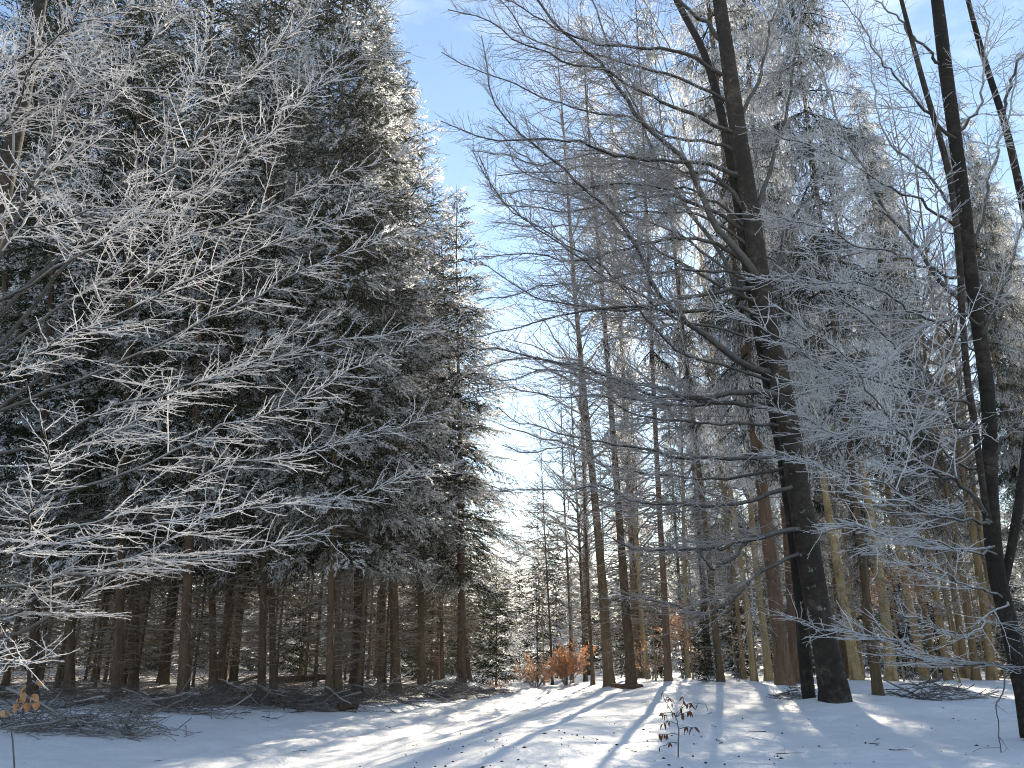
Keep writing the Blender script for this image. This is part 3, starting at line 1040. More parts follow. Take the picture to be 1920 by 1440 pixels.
# --- the leaning dark beech right of the middle
bx, by, bz = base_of(1572, 12.9)
t1a = trunk_px([(1572, 1338), (1556, 1250), (1530, 1120), (1497, 920), (1472, 760), (1440, 610), (1424, 510), (1408, 400), (1380, 220), (1362, 90), (1346, -20), (1325, -200), (1300, -480)],
               [52, 45, 41, 37, 35, 33, 30, 26, 22, 20, 18, 12, 5], [12.9] * 13, 60)
t1a[0][0] = (t1a[0][1] - np.array([0, 0, 0.35]))
t1b = trunk_px([(1518, 1318), (1508, 1220), (1497, 1090), (1470, 880), (1436, 700), (1412, 570), (1396, 475), (1376, 333), (1345, 183), (1318, 95), (1284, 30), (1240, -60), (1180, -220)],
               [25, 22, 20, 19, 18, 17, 17, 16, 14, 12, 10, 8, 4], [13.6, 13.5, 13.4, 13.3, 13.2, 13.1, 13.1, 13.2, 13.4, 13.6, 13.8, 14, 14.2], 50)
c1 = dict(fat=1.0, zf=0.8, s1=0.105, l1=lambda L, t: np.minimum(L * 0.42, 2.0) * (1.15 - t), s2=0.10, l2=lambda L, t: 0.12 + 0.34 * L * (1.1 - t), s3=0.085, l3=0.03,
          frost=0.5, bare=40, pl=0.7, rb=0.0032, up1=0.15, t0=0.2)
L1 = [
    ([(1428, 545), (1340, 440), (1280, 313), (1207, 240), (1173, 193), (1133, 140), (1107, 113), (1073, 80), (1040, 53), (1003, 0), (960, -60)], 12.9, 11.6, 20, 4, {}),
    ([(1376, 250), (1330, 240), (1280, 217), (1207, 180), (1140, 147), (1117, 127), (1047, 110), (973, 77), (923, 43), (840, 18)], 12.9, 11.0, 11, 2, {}),
    ([(1352, 140), (1320, 120), (1280, 100), (1207, 93), (1140, 87), (1090, 80), (1040, 63), (973, 20), (900, -20)], 12.9, 11.2, 11, 2, {}),
    ([(1445, 700), (1397, 683), (1340, 640), (1280, 610), (1240, 570), (1213, 530), (1193, 473), (1160, 427), (1120, 380), (1083, 353), (1047, 320), (1017, 293), (987, 260), (940, 213), (923, 187), (913, 157), (907, 110), (903, 67)], 12.9, 11.8, 18, 2, {}),
    ([(1390, 330), (1340, 312), (1280, 307), (1207, 300), (1160, 293), (1107, 277), (1040, 265), (973, 262), (917, 258), (873, 243), (827, 227)], 12.9, 11.0, 12, 2, {}),
    ([(1402, 400), (1330, 340), (1280, 327), (1220, 300), (1150, 310), (1090, 318), (1000, 330), (930, 330)], 12.9, 14.2, 12, 2, {}),
    ([(1410, 450), (1340, 400), (1250, 372), (1160, 380), (1090, 395), (1000, 390), (930, 380)], 13.0, 14.0, 12, 2, {}),
    ([(1420, 500), (1360, 465), (1290, 440), (1200, 452), (1100, 470), (1000, 466), (900, 480)], 13.0, 12.0, 12, 2, {}),
    ([(1432, 540), (1360, 548), (1280, 557), (1207, 565), (1140, 570), (1090, 577), (973, 610), (933, 623), (880, 632)], 12.9, 11.6, 13, 2, {}),
    ([(1440, 600), (1370, 590), (1280, 600), (1220, 598), (1150, 592), (1080, 580), (1000, 560), (930, 510), (900, 495)], 12.9, 13.6, 12, 2, {}),
    ([(1468, 745), (1430, 740), (1360, 744), (1280, 750), (1223, 727), (1157, 710), (1073, 683), (1023, 677), (973, 662), (923, 650), (880, 648)], 12.9, 11.2, 17, 3, {}),
    ([(1476, 780), (1400, 760), (1280, 747), (1207, 743), (1140, 720), (1057, 697), (990, 688), (940, 688), (870, 690)], 12.9, 11.9, 14, 2, {}),
    ([(1484, 850), (1420, 852), (1340, 850), (1280, 847), (1223, 833), (1173, 827), (1123, 817), (1067, 808), (1017, 793), (973, 787), (933, 763)], 12.9, 11.5, 12, 2, {}),
    ([(1494, 905), (1420, 920), (1340, 935), (1280, 937), (1187, 933), (1133, 913), (1057, 917), (980, 920), (930, 923)], 12.9, 11.6, 12, 2, {}),
    ([(1508, 985), (1430, 1000), (1350, 1020), (1280, 1032), (1200, 1027), (1150, 1010)], 12.9, 11.5, 15, 3, dict(frost=0.45)),
    ([(1508, 990), (1440, 1010), (1390, 1050), (1345, 1067), (1300, 1040), (1260, 1030)], 12.9, 12.0, 12, 3, dict(frost=0.45)),
    ([(1515, 1030), (1440, 1060), (1400, 1100), (1340, 1145), (1300, 1145), (1200, 1125), (1150, 1118)], 12.9, 12.3, 11, 2, dict(frost=0.45)),
    ([(1446, 525), (1456, 490), (1466, 440), (1500, 380), (1550, 330), (1590, 300)], 12.9, 13.8, 14, 3, {}),
    ([(1412, 420), (1440, 330), (1470, 220), (1490, 120), (1500, 20), (1510, -80)], 13.0, 14.4, 12, 3, {}),
    ([(1380, 230), (1420, 130), (1445, 60), (1470, -20)], 12.9, 13.6, 11, 3, {}),
    ([(1395, 560), (1350, 470), (1290, 390), (1240, 310), (1190, 200), (1150, 100), (1110, 0)], 13.1, 15.0, 12, 3, {}),
    ([(1360, 80), (1310, 30), (1250, -20), (1190, -70)], 12.9, 12.4, 12, 4, {}),
]
_rl = np.random.RandomState(88)
_lf = sorted([q for q in L1 if q[0][-1][0] < 1100 and q[0][0][1] < 960], key=lambda q: q[0][0][1])
for q in range(len(_lf) - 1):
    a_, b_ = resample(np.array(_lf[q][0], float), 9), resample(np.array(_lf[q + 1][0], float), 9)
    f_ = _rl.uniform(0.35, 0.65)
    m_ = a_ * f_ + b_ * (1 - f_) + np.linspace(0, 1, 9)[:, None] * _rl.normal(size=(9, 2)) * 12
    L1.append(([tuple(p_) for p_ in m_], 12.95, _rl.uniform(11.0, 15.0), 8, 2, {}))
beech("leaning_beech", "big dark leaning beech with bare limbs reaching left across the sky gap", [t1a, t1b], 28, L1, c1, 301, (bx, by, bz))

# --- forked beech at the right edge, heavily rimed
bx, by, bz = base_of(1935, 9.4)
t2a = trunk_px([(1935, 1345), (1915, 1270), (1890, 1160), (1868, 1070), (1857, 940), (1856, 820), (1850, 720), (1833, 600), (1818, 490), (1812, 420), (1790, 250), (1773, 130), (1757, 0), (1735, -160), (1700, -420)],
               [36, 31, 28, 26, 24, 23, 23, 23, 24, 22, 18, 16, 13, 9, 4], [9.4] * 15, 60)
t2a[0][0] = t2a[0][1] - np.array([0, 0, 0.45])
t2b = trunk_px([(1862, 1000), (1847, 940), (1828, 800), (1813, 700), (1802, 560), (1800, 500), (1780, 330), (1730, 150), (1690, 0), (1650, -160)],
               [11, 12, 12, 12, 11, 11, 10, 8, 6, 3], [9.4, 9.3, 9.2, 9.2, 9.2, 9.2, 9.1, 9, 8.9, 8.8], 40)
t2c = trunk_px([(1880, 1110), (1905, 980), (1930, 800), (1945, 640), (1935, 480), (1905, 320), (1880, 220), (1845, 110), (1815, 0), (1790, -120)],
               [15, 16, 15, 15, 14, 14, 12, 10, 8, 4], [9.4, 9.6, 9.8, 9.9, 10, 10, 10, 10, 10, 10], 40)
c2 = dict(fat=1.1, lw=0.75, zf=0.55, fwd=0.2, wig=0.12, s1=0.125, l1=lambda L, t: np.minimum(L * 0.42, 1.35) * (1.12 - t), s2=0.08, l2=lambda L, t: 0.09 + 0.34 * L * (1.1 - t), s3=0.06, l3=0.026,
          frost=0.95, bare=40, pl=0.6, rb=0.0034, up1=0.05, t0=0.12)
L2 = [
    ([(1806, 565), (1740, 480), (1663, 350), (1617, 260), (1573, 180), (1537, 110), (1480, 20), (1440, -60)], 9.2, 8.6, 13, 2, {}),
    ([(1822, 790), (1800, 770), (1747, 690), (1663, 620), (1613, 570), (1563, 510), (1530, 450), (1490, 400)], 9.2, 8.3, 12, 2, {}),
    ([(1845, 960), (1780, 890), (1713, 840), (1647, 770), (1580, 690), (1530, 630), (1440, 570)], 9.2, 8.2, 13, 2, {}),
    ([(1850, 980), (1790, 955), (1740, 945), (1630, 895), (1563, 880), (1500, 860), (1420, 850)], 9.2, 8.0, 9, 2, {}),
    ([(1822, 760), (1760, 742), (1680, 720), (1600, 700), (1500, 640), (1400, 600), (1300, 560)], 9.2, 8.0, 9, 2, {}),
    ([(1812, 650), (1740, 610), (1660, 560), (1580, 545), (1480, 530), (1400, 520)], 9.2, 8.1, 9, 2, {}),
    ([(1800, 520), (1720, 490), (1640, 450), (1560, 430), (1470, 415), (1400, 400)], 9.2, 8.0, 9, 2, {}),
    ([(1800, 430), (1720, 380), (1650, 350), (1560, 300), (1480, 270), (1400, 240)], 9.3, 8.4, 9, 2, {}),
    ([(1790, 260), (1740, 200), (1690, 130), (1620, 50), (1560, -20)], 9.3, 8.6, 10, 2, {}),
    ([(1770, 120), (1710, 60), (1650, -10), (1600, -60)], 9.4, 9.2, 9, 2, {}),
    ([(1840, 640), (1870, 560), (1910, 440), (1960, 300)], 9.4, 9.0, 12, 3, {}),
    ([(1880, 230), (1910, 150), (1940, 60), (1970, -20)], 10, 9.4, 10, 3, {}),
    ([(1815, 470), (1850, 400), (1870, 300), (1900, 200), (1910, 100)], 9.4, 9.9, 11, 3, {}),
    ([(1860, 860), (1900, 800), (1940, 740), (1990, 700)], 9.4, 8.8, 12, 3, {}),
    ([(1868, 1040), (1820, 1020), (1760, 1000), (1690, 985), (1610, 975), (1540, 1000)], 9.3, 8.3, 8, 2, {}),
    ([(1878, 1120), (1830, 1090), (1770, 1060), (1700, 1040), (1640, 1030)], 9.3, 8.6, 8, 2, {}),
    ([(1905, 1250), (1850, 1256), (1780, 1262), (1730, 1250), (1700, 1235), (1640, 1215), (1590, 1190), (1530, 1172), (1470, 1155)], 9.4, 8.2, 11, 2, dict(frost=0.85)),
    ([(1880, 1120), (1850, 1170), (1800, 1185), (1740, 1165), (1690, 1150)], 9.4, 8.8, 7, 2, {}),
    ([(1886, 1262), (1880, 1300), (1868, 1330), (1872, 1370), (1880, 1410), (1882, 1470)], 8.9, 8.2, 4.5, 2, dict(frost=0.1, s1=0.6, s2=0.4, s3=None, wob=0.006, l1=lambda L, t: 0.22 + 0 * t)),
    ([(1836, 610), (1790, 600), (1700, 650), (1620, 690), (1540, 720), (1460, 720)], 9.3, 8.2, 8, 2, {}),
    ([(1790, 250), (1830, 170), (1850, 80), (1860, -20)], 9.4, 9.2, 9, 2, {}),
    ([(1812, 420), (1700, 300), (1650, 230), (1640, 120), (1600, 30)], 9.4, 10.5, 9, 2, {}),
    ([(1835, 880), (1760, 830), (1680, 800), (1600, 800), (1520, 770), (1440, 740)], 9.3, 8.1, 8, 2, {}),
]
beech("forked_beech", "forked dark beech at the right edge, its twigs thick with white rime", [t2a, t2b, t2c], 24, L2, c2, 302, (bx, by, bz))

# --- beech whose trunk stands just outside the left edge
bx, by, bz = base_of(-330, 7.4)
tz = np.linspace(0, 1, 40)
t0P = np.stack([bx + 0.25 * np.sin(tz * 3), by + 0 * tz, bz - 0.3 + tz * 11.5], 1)
t0R = 0.17 * (1 - 0.8 * tz)
c0 = dict(fat=1.0, lw=0.7, zf=0.45, fwd=0.15, wig=0.075, up2=0.0, s1=0.19, l1=lambda L, t: np.minimum(L * 0.36, 1.5) * (1.12 - t), s2=0.095, l2=lambda L, t: 0.08 + 0.34 * L * (1.1 - t), s3=0.041, l3=0.030,
          frost=1.05, bare=44, pl=0.28, rb=0.0036, up1=-0.03, t0=0.36)
L0 = [
    ([(-330, 760), (-120, 640), (0, 530), (30, 470), (75, 370), (110, 280), (130, 200), (165, 120), (200, 60), (240, 0), (270, -60)], 7.4, 6.4, 20, 4, {}),
    ([(75, 370), (45, 290), (30, 190), (0, 120), (-30, 40)], 6.9, 6.3, 10, 3, {}),
    ([(-330, 980), (-100, 840), (100, 680), (213, 567), (300, 500), (333, 473), (377, 400), (417, 350), (467, 300), (533, 233), (593, 190), (680, 120), (770, 98)], 7.4, 6.8, 19, 2, {}),
    ([(-330, 900), (-60, 700), (120, 520), (213, 420), (267, 360), (310, 327), (367, 273), (413, 213), (467, 147), (533, 80), (593, 20), (640, -40)], 7.4, 7.2, 18, 3, {}),
    ([(-330, 820), (-40, 610), (80, 500), (160, 407), (233, 317), (293, 247), (333, 187), (360, 133), (380, 80), (397, 20), (410, -40)], 7.4, 8.4, 17, 3, {}),
    ([(-330, 700), (-60, 470), (60, 370), (127, 300), (167, 240), (207, 193), (250, 130), (290, 73), (333, 13), (370, -50)], 7.4, 7.0, 15, 3, {}),
    ([(-330, 560), (-160, 400), (-40, 260), (40, 160), (90, 90), (140, 20), (170, -40)], 7.4, 5.6, 16, 3, {}),
    ([(-330, 520), (-180, 330), (-80, 200), (10, 110), (100, 60), (220, 20), (330, 10)], 7.4, 5.4, 13, 2, {}),
    ([(-330, 960), (-160, 900), (0, 860), (60, 850), (133, 823), (187, 800), (250, 780), (300, 767), (353, 740), (433, 727), (533, 697), (600, 667), (700, 640), (830, 620)], 7.4, 7.4, 19, 2, {}),
    ([(-330, 970), (-160, 905), (0, 870), (100, 827), (213, 773), (283, 743), (333, 723), (420, 690), (520, 640), (640, 590)], 7.4, 8.2, 14, 2, {}),
    ([(-330, 1040), (-60, 970), (200, 900), (300, 860), (383, 810), (417, 787), (457, 773), (517, 757), (583, 723), (640, 687), (760, 640), (860, 600)], 7.4, 8.6, 16, 2, {}),
    ([(-330, 900), (-130, 850), (20, 790), (100, 755), (180, 713), (267, 667), (350, 623), (417, 590), (483, 563), (500, 543), (567, 513), (633, 487), (760, 440), (860, 400)], 7.4, 7.8, 17, 2, {}),
    ([(-330, 860), (-130, 760), (30, 660), (140, 570), (240, 500), (360, 440), (500, 390), (620, 330), (740, 290), (820, 270)], 7.4, 8.2, 15, 2, {}),
    ([(-330, 1080), (-80, 1040), (120, 1000), (283, 960), (367, 907), (447, 870), (540, 860), (640, 830), (760, 800), (840, 770)], 7.4, 7.6, 13, 2, {}),
    ([(-330, 1200), (-120, 1080), (20, 1000), (45, 960), (70, 900), (80, 860), (82, 805)], 7.4, 5.2, 12, 4, dict(s1=0.085, l1=lambda L, t: 0.55 * (1.25 - t), t0=0.45, a1=58)),
    ([(-330, 1270), (-120, 1190), (0, 1150), (60, 1120), (100, 1095), (150, 1085), (220, 1072)], 7.4, 6.6, 26, 8, dict(frost=0.7)),
    ([(-330, 1290), (-120, 1230), (0, 1200), (60, 1180), (110, 1140), (170, 1100), (240, 1065), (330, 1050), (480, 1030), (620, 1000)], 7.4, 7.2, 22, 3, dict(frost=0.9)),
    ([(-330, 1090), (-120, 1050), (0, 1020), (100, 1000), (200, 990), (310, 975), (400, 950)], 7.4, 5.6, 12, 3, {}),
    ([(-330, 1140), (-100, 1100), (100, 1075), (200, 1065), (300, 1030), (370, 985), (480, 955), (650, 925), (760, 895), (880, 860)], 7.4, 7.4, 13, 2, {}),
    ([(-330, 1300), (-160, 1270), (0, 1245), (60, 1235), (110, 1230)], 7.4, 6.0, 8, 3, dict(s1=0.3, l1=lambda L, t: 0.5 * (1.1 - t))),
    ([(-330, 940), (-140, 800), (0, 690), (80, 640), (180, 610), (260, 590), (330, 575)], 7.4, 6.0, 11, 3, {}),
    ([(-330, 600), (-150, 480), (0, 430), (90, 420), (170, 390), (260, 385), (340, 400)], 7.4, 6.2, 9, 3, {}),
    ([(-330, 480), (-150, 330), (0, 230), (100, 170), (200, 155), (300, 160), (420, 140), (560, 120)], 7.4, 6.3, 11, 2, {}),
    ([(-330, 400), (-170, 250), (-30, 160), (60, 110), (170, 120), (260, 110)], 7.4, 5.8, 9, 2, {}),
    ([(-330, 800), (-60, 640), (200, 470), (400, 330), (520, 260), (620, 160), (700, 60), (740, 0)], 7.4, 6.9, 15, 2, {}),
    ([(-330, 880), (-60, 720), (200, 590), (400, 490), (560, 420), (680, 380), (800, 345)], 7.4, 7.2, 14, 2, {}),
]
beech("rimed_beech", "white rimed beech branches fanning in from the left edge before the dark spruces", [(t0P, t0R)], 20, L0, c0, 303, (bx, by, bz))

# ------------------------------------------------------------------ understorey
rs = np.random.RandomState(35)
small = [(1020, 31), (1075, 30), (1230, 26), (1300, 25), (1420, 22), (1580, 23), (1620, 27), (1695, 22), (1760, 24), (1800, 22), (1850, 30), (1905, 21)]
smalllab = ["thin bare sapling in front of the young spruces", "thin bare sapling rising out of the orange bush", "thin bare sapling left of the slender reddish trunk",
            "thin bare sapling right of the slender reddish trunk", "thin bare sapling left of the rough conifer", "thin bare sapling right behind the leaning beech",
            "thin bare sapling left of the dark slim spruce", "thin bare sapling right of the dark slim spruce", "thin bare sapling behind the heap of twigs",
            "thin bare sapling left of the close trunk row", "thin bare sapling behind the close trunk row", "thin bare sapling beside the forked beech"]
for i, (px, y) in enumerate(small):
    spruce(px, y, 5, i, smalllab[i], "bare saplings of the right stand", 'sunlit_pale_bark', None, frost=1.0, kind='bare', dead=False,
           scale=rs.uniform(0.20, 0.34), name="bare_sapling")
for i in range(12):
    X, Y = rs.uniform(-28, -2.5), rs.uniform(41, 55)
    spruce(0, Y, 0, i, "low green spruce behind the dark left stand", "low spruces behind the left stand", frost=0.35, kind='young',
           scale=rs.uniform(0.7, 1.5), x=X, name="young_spruce")
for i in range(38):
    X, Y = rs.uniform(4, 34), rs.uniform(32, 54)
    spruce(0, Y, 0, i, "low frosted spruce in the understorey of the right stand", "low spruces of the right understorey", frost=0.9, kind='young',
           scale=rs.uniform(0.5, 1.3), x=X, name="young_spruce")


def leafy_bush(name, px, y, w, h, nstem, leaves, label, mat, seed, lift=0.0):
    rng = np.random.RandomState(seed)
    bx, by, bz = base_of(px, y)
    e = empty(name, (bx, by, bz))
    tag(e, label, "bush")
    K = 7
    az = rng.rand(nstem) * 6.283
    sp = rng.uniform(0.2, 1.0, nstem)
    P = np.zeros((nstem, K, 3))
    P[:, 0] = np.stack([np.cos(az) * 0.08, np.sin(az) * 0.08, 0 * az - 0.05], 1)
    d0 = np.stack([np.cos(az) * sp * w / h, np.sin(az) * sp * w / h, 1 + 0 * az], 1)
    ln = h * rng.uniform(0.7, 1.2, nstem) * np.linalg.norm(d0, axis=1) * 0.9
    for k in range(1, K):
        P[:, k] = P[:, k - 1] + nrm(nrm(d0) + rng.normal(size=(nstem, 3)) * 0.12) * (ln / (K - 1))[:, None]
    R = np.full((nstem, 1), 0.011) * np.linspace(1, 0.3, K)[None]
    g = Geo()
    tubes(g, P, R, 4, np.full(R.shape, 0.15))
    A, AR, _ = spawn(P, R, rng, 0.09, 0.25 + lift, 1.0, lambda pl, t: 0.22 + pl * 0.22 * (1.2 - t), 50, 5, upc=0.0, wig=0.12, planar=0.8, rmax=0.005)
    tubes(g, A, AR, 3, np.full(AR.shape, 0.4))
    link("stems", g.mesh("stems"), e, M['twig'])
    g2 = Geo()
    B, _, _ = spawn(A, AR, rng, leaves, 0.1, 1.0, lambda pl, t: 0.075 + 0 * t, 45, 2, upc=-0.5, wig=0.25, planar=1.2)
    d = B[:, 1] - B[:, 0]
    blades(g2, B[:, 0], nrm(d), np.linalg.norm(d, axis=1), 0.022, np.zeros(len(B)), np.zeros(len(B)), rng)
    lf = link("leaves", g2.mesh("leaves"), e, M[mat])
    lf["kind"] = "stuff"
    return e


leafy_bush("beech_bush", 1064, 29.0, 1.1, 1.3, 24, 0.017, "bright orange leaved beech bush at the bend of the path", 'orange_leaf', 401)
leafy_bush("beech_bush", 1004, 28.5, 1.1, 0.95, 18, 0.028, "low dull rust bush where the path ends", 'orange_leaf', 402)
leafy_bush("beech_bush", 1285, 26.5, 1.3, 2.3, 9, 0.03, "tall orange leaved sapling behind the slender reddish trunk", 'orange_leaf', 403, 0.3)
leafy_bush("beech_bush", 1218, 26.5, 0.7, 1.3, 7, 0.07, "orange leaved sapling behind the plank", 'orange_leaf', 404)
leafy_bush("beech_bush", 1385, 22.5, 0.6, 1.3, 4, 0.09, "small sapling with few orange leaves right of the dark young spruce", 'orange_leaf', 405, 0.4)
leafy_bush("beech_bush", 1705, 25.5, 1.0, 3.6, 7, 0.035, "slim sapling with an orange leaf spray between pale trunks", 'orange_leaf', 406, 0.4)
leafy_bush("beech_bush", 938, 24.5, 0.45, 0.35, 8, 0.05, "golden leaf clump on the snow hump beside the trunk pair", 'orange_leaf', 407)
leafy_bush("beech_bush", 1335, 28.0, 0.9, 1.2, 6, 0.07, "orange leaved bush behind the leaning mossy spruce", 'orange_leaf', 408)


# a withered leaf: pointed oval, folded on its midrib
def leaf_mesh(name, L, W, mat, curl):
    s = np.linspace(0, 1, 7)
    wd = W * np.sin(np.pi * s ** 0.85) ** 0.8
    mid = np.stack([s * L, 0 * s, -curl * L * s ** 2], 1)
    lft = mid + np.stack([0 * s, wd, 0.35 * wd], 1)
    rgt = mid + np.stack([0 * s, -wd, 0.35 * wd], 1)
    V = np.concatenate([lft, mid, rgt])
    q = []
    for i in range(6):
        q += [(i, i + 1, i + 8, i + 7), (i + 7, i + 8, i + 15, i + 14)]
    me = make_mesh(name, V, np.array(q))
    me.materials.append(mat)
    return me


LEAFB = [leaf_mesh("leaf", 0.065, 0.012, M['brown_leaf'], c_) for c_ in (0.1, 0.5)]
LEAFO = [leaf_mesh("leaf", 0.075, 0.022, M['orange_leaf'], c_) for c_ in (0.1, 0.45)]


def sprig(name, label, y, stems, nleaf, lib, seed, origin, cat="sapling", droop=0.9, scale=1.0):
    rng = np.random.RandomState(seed)
    o = np.array(origin, float)
    e = empty(name, tuple(o))
    tag(e, label, cat)
    for i, (pts, w0, w1, has) in enumerate(stems):
        P = limb_path(pts, y, y + rng.uniform(-0.25, 0.25) * (i > 0), 14, rng, 0.004)
        if i == 0:
            P[0] = o - np.array([0, 0, 0.05])
        R = np.linspace(px_r(w0, P[0]), px_r(w1, P[-1]), 14)
        g = Geo()
        tubes(g, (P - o)[None], R[None], 6, np.full((1, 14), 0.12))
        link("stem" if i == 0 else "branch", g.mesh("stem"), e, M['limb'])
        if not has:
            continue
        for k in range(has):
            t = rng.uniform(0.45, 1.0) if k else 1.0
            p = P[int(t * 13)] - o
            lf = link("leaf", lib[rng.randint(2)], e)
            lf.location = tuple(p)
            sc_ = rng.uniform(0.7, 1.25) * scale
            lf.scale = (sc_,) * 3
            lf.rotation_euler = (rng.normal() * 0.7, droop + rng.normal() * 0.35, rng.rand() * 6.283)
    return e


bx, by, bz = base_of(1270, 8.1)
# rise the drawn stem so that its foot meets the snow
_foot = at(1270, 1403, by)
_p = [[(1270, 1403), (1272, 1377), (1270, 1357), (1267, 1343), (1257, 1330), (1247, 1313), (1242, 1298)],
      [(1272, 1368), (1287, 1365), (1303, 1363)], [(1270, 1377), (1250, 1375), (1233, 1376)], [(1270, 1393), (1257, 1391), (1237, 1400)],
      [(1268, 1343), (1280, 1336), (1294, 1332)], [(1259, 1334), (1248, 1336), (1237, 1337)], [(1270, 1357), (1255, 1354), (1243, 1357)],
      [(1267, 1343), (1277, 1330), (1281, 1306)], [(1247, 1313), (1255, 1310), (1260, 1318)], [(1266, 1345), (1285, 1322), (1302, 1317), (1322, 1320)]]
sprig("beech_sapling", "knee high beech sapling with withered brown leaves on the open snow", by,
      [(p_, 3 if i == 0 else 1.5, 0.9, (5, 6, 6, 3, 7, 5, 5, 4, 4, 7)[i]) for i, p_ in enumerate(_p)], 0, LEAFB, 501, (_foot[0], _foot[1], min(bz, _foot[2]) if abs(bz - _foot[2]) < 0.2 else bz))
bx, by, bz = base_of(30, 10.2)
sprig("beech_sapling", "sapling with a few bright orange leaves near the bottom left corner", by,
      [([(25, 1400), (20, 1360), (28, 1330), (40, 1300), (62, 1280), (80, 1275)], 3, 1.2, 8), ([(28, 1330), (50, 1318), (72, 1316)], 2, 1.0, 8),
       ([(24, 1350), (12, 1335), (8, 1330)], 2.5, 1.2, 3), ([(40, 1300), (55, 1306), (66, 1300)], 2, 1.2, 4)], 0, LEAFO, 502, (bx, by, bz), scale=1.35)


# ------------------------------------------------------------------ brushwood, logs, fallen twigs
def brush(px, y, w, dpt, h, n, label, seed, frost=0.08, Lm=1.0):
    rng = np.random.RandomState(seed)
    bx, by, bz = base_of(px, y)
    e = empty("brush_pile", (bx, by, bz))
    tag(e, label, "brushwood", "heaps of brushwood")

    def sticks(m, Lq, r0):
        x = rng.normal(size=m) * w * 0.5
        yy = rng.normal(size=m) * dpt * 0.5
        hh_ = 1.35 * h * np.exp(-(x / w) ** 2 * 1.5 - (yy / dpt) ** 2 * 1.5) * rng.rand(m)
        z = ground_h(bx + x, by + yy) - bz + hh_ + 0.01
        az = rng.normal(size=m) * 0.9 + np.where(rng.rand(m) < 0.5, 0, np.pi)
        el = rng.normal(size=m) * 0.30
        L_ = Lq * rng.uniform(0.4, 1.3, m)
        K = 6
        P = np.zeros((m, K, 3))
        d0 = np.stack([np.cos(az) * np.cos(el), np.sin(az) * np.cos(el), np.sin(el)], 1)
        P[:, 0] = np.stack([x, yy, z], 1) - d0 * (L_ / 2)[:, None]
        for k in range(1, K):
            P[:, k] = P[:, k - 1] + nrm(d0 + rng.normal(size=(m, 3)) * 0.14) * (L_ / (K - 1))[:, None]
        lo = ground_h(bx + P[..., 0], by + P[..., 1]) - bz + 0.01
        P[..., 2] = np.maximum(P[..., 2], lo)
        R = (r0 * rng.uniform(0.5, 1.2, m))[:, None] * np.linspace(1, 0.4, K)[None]
        return P, R
    g = Geo()
    P, R = sticks(n, Lm, 0.008)
    tubes(g, P, R, 4, np.full(R.shape, frost))
    C, CR, _ = spawn(P, R, rng, 0.12, 0.1, 1.0, lambda pl, t: 0.1 + pl * 0.25 * (1.1 - t), 50, 4, upc=0.15, wig=0.15, planar=1.0, rmax=0.004)
    tubes(g, C, CR, 3, np.full(CR.shape, frost * 1.3))
    t_ = link("twigs", g.mesh("twigs"), e, M['dry'])
    t_["kind"] = "stuff"
    P, R = sticks(6, Lm * 1.6, 0.024)
    for i in range(6):
        g = Geo()
        tubes(g, P[i:i + 1], R[i:i + 1], 7, np.full((1, 6), 0.25))
        link("branch", g.mesh("branch"), e, M['dry'])
    return e


brush(690, 20.6, 1.3, 0.7, 0.42, 110, "long heap of brushwood at the foot of the thick brown spruce", 601)
brush(770, 22.2, 1.3, 0.7, 0.36, 90, "brush heap in front of the dark thick spruce", 602)
brush(838, 22.6, 0.9, 0.6, 0.30, 70, "path side brush heap before the trunk pair", 603)
brush(575, 18.6, 1.4, 0.6, 0.28, 90, "flat brushwood below the grey barked spruce", 604)
brush(440, 18.4, 1.4, 0.7, 0.32, 90, "brushwood between the straight grey and the broad flared spruce", 605)
brush(215, 13.6, 0.8, 0.6, 0.42, 120, "dry twig heap on the snow in the lower left", 606, frost=0.2, Lm=0.7)
brush(70, 13.6, 1.3, 0.6, 0.30, 90, "matted brushwood at the left picture edge", 607, frost=0.12)
brush(320, 16.2, 1.3, 0.5, 0.22, 60, "thin scatter of brushwood below the broad flared spruce", 608)
brush(150, 17.2, 1.8, 1.0, 0.5, 110, "brushwood under the shadowed spruces behind the twig heap", 609)
brush(515, 18.9, 1.2, 0.6, 0.34, 90, "brushwood in front of the straight grey spruce", 613)
brush(370, 17.6, 1.2, 0.6, 0.3, 80, "brown brushwood at the right foot of the broad flared spruce", 614)
brush(862, 24.0, 0.8, 0.5, 0.26, 60, "brush heap right at the foot of the path side pair", 615)
brush(1748, 15.2, 0.8, 0.4, 0.30, 60, "dark heap of twigs on the bank right of the slim spruce", 610, frost=0.1, Lm=0.8)
brush(1508, 14.6, 0.45, 0.3, 0.20, 30, "small twig heap at the foot of the leaning beech", 611, frost=0.1, Lm=0.5)
brush(925, 24.0, 0.5, 0.3, 0.12, 25, "little twig heap on the path edge below the golden leaf clump", 612, frost=0.1, Lm=0.5)


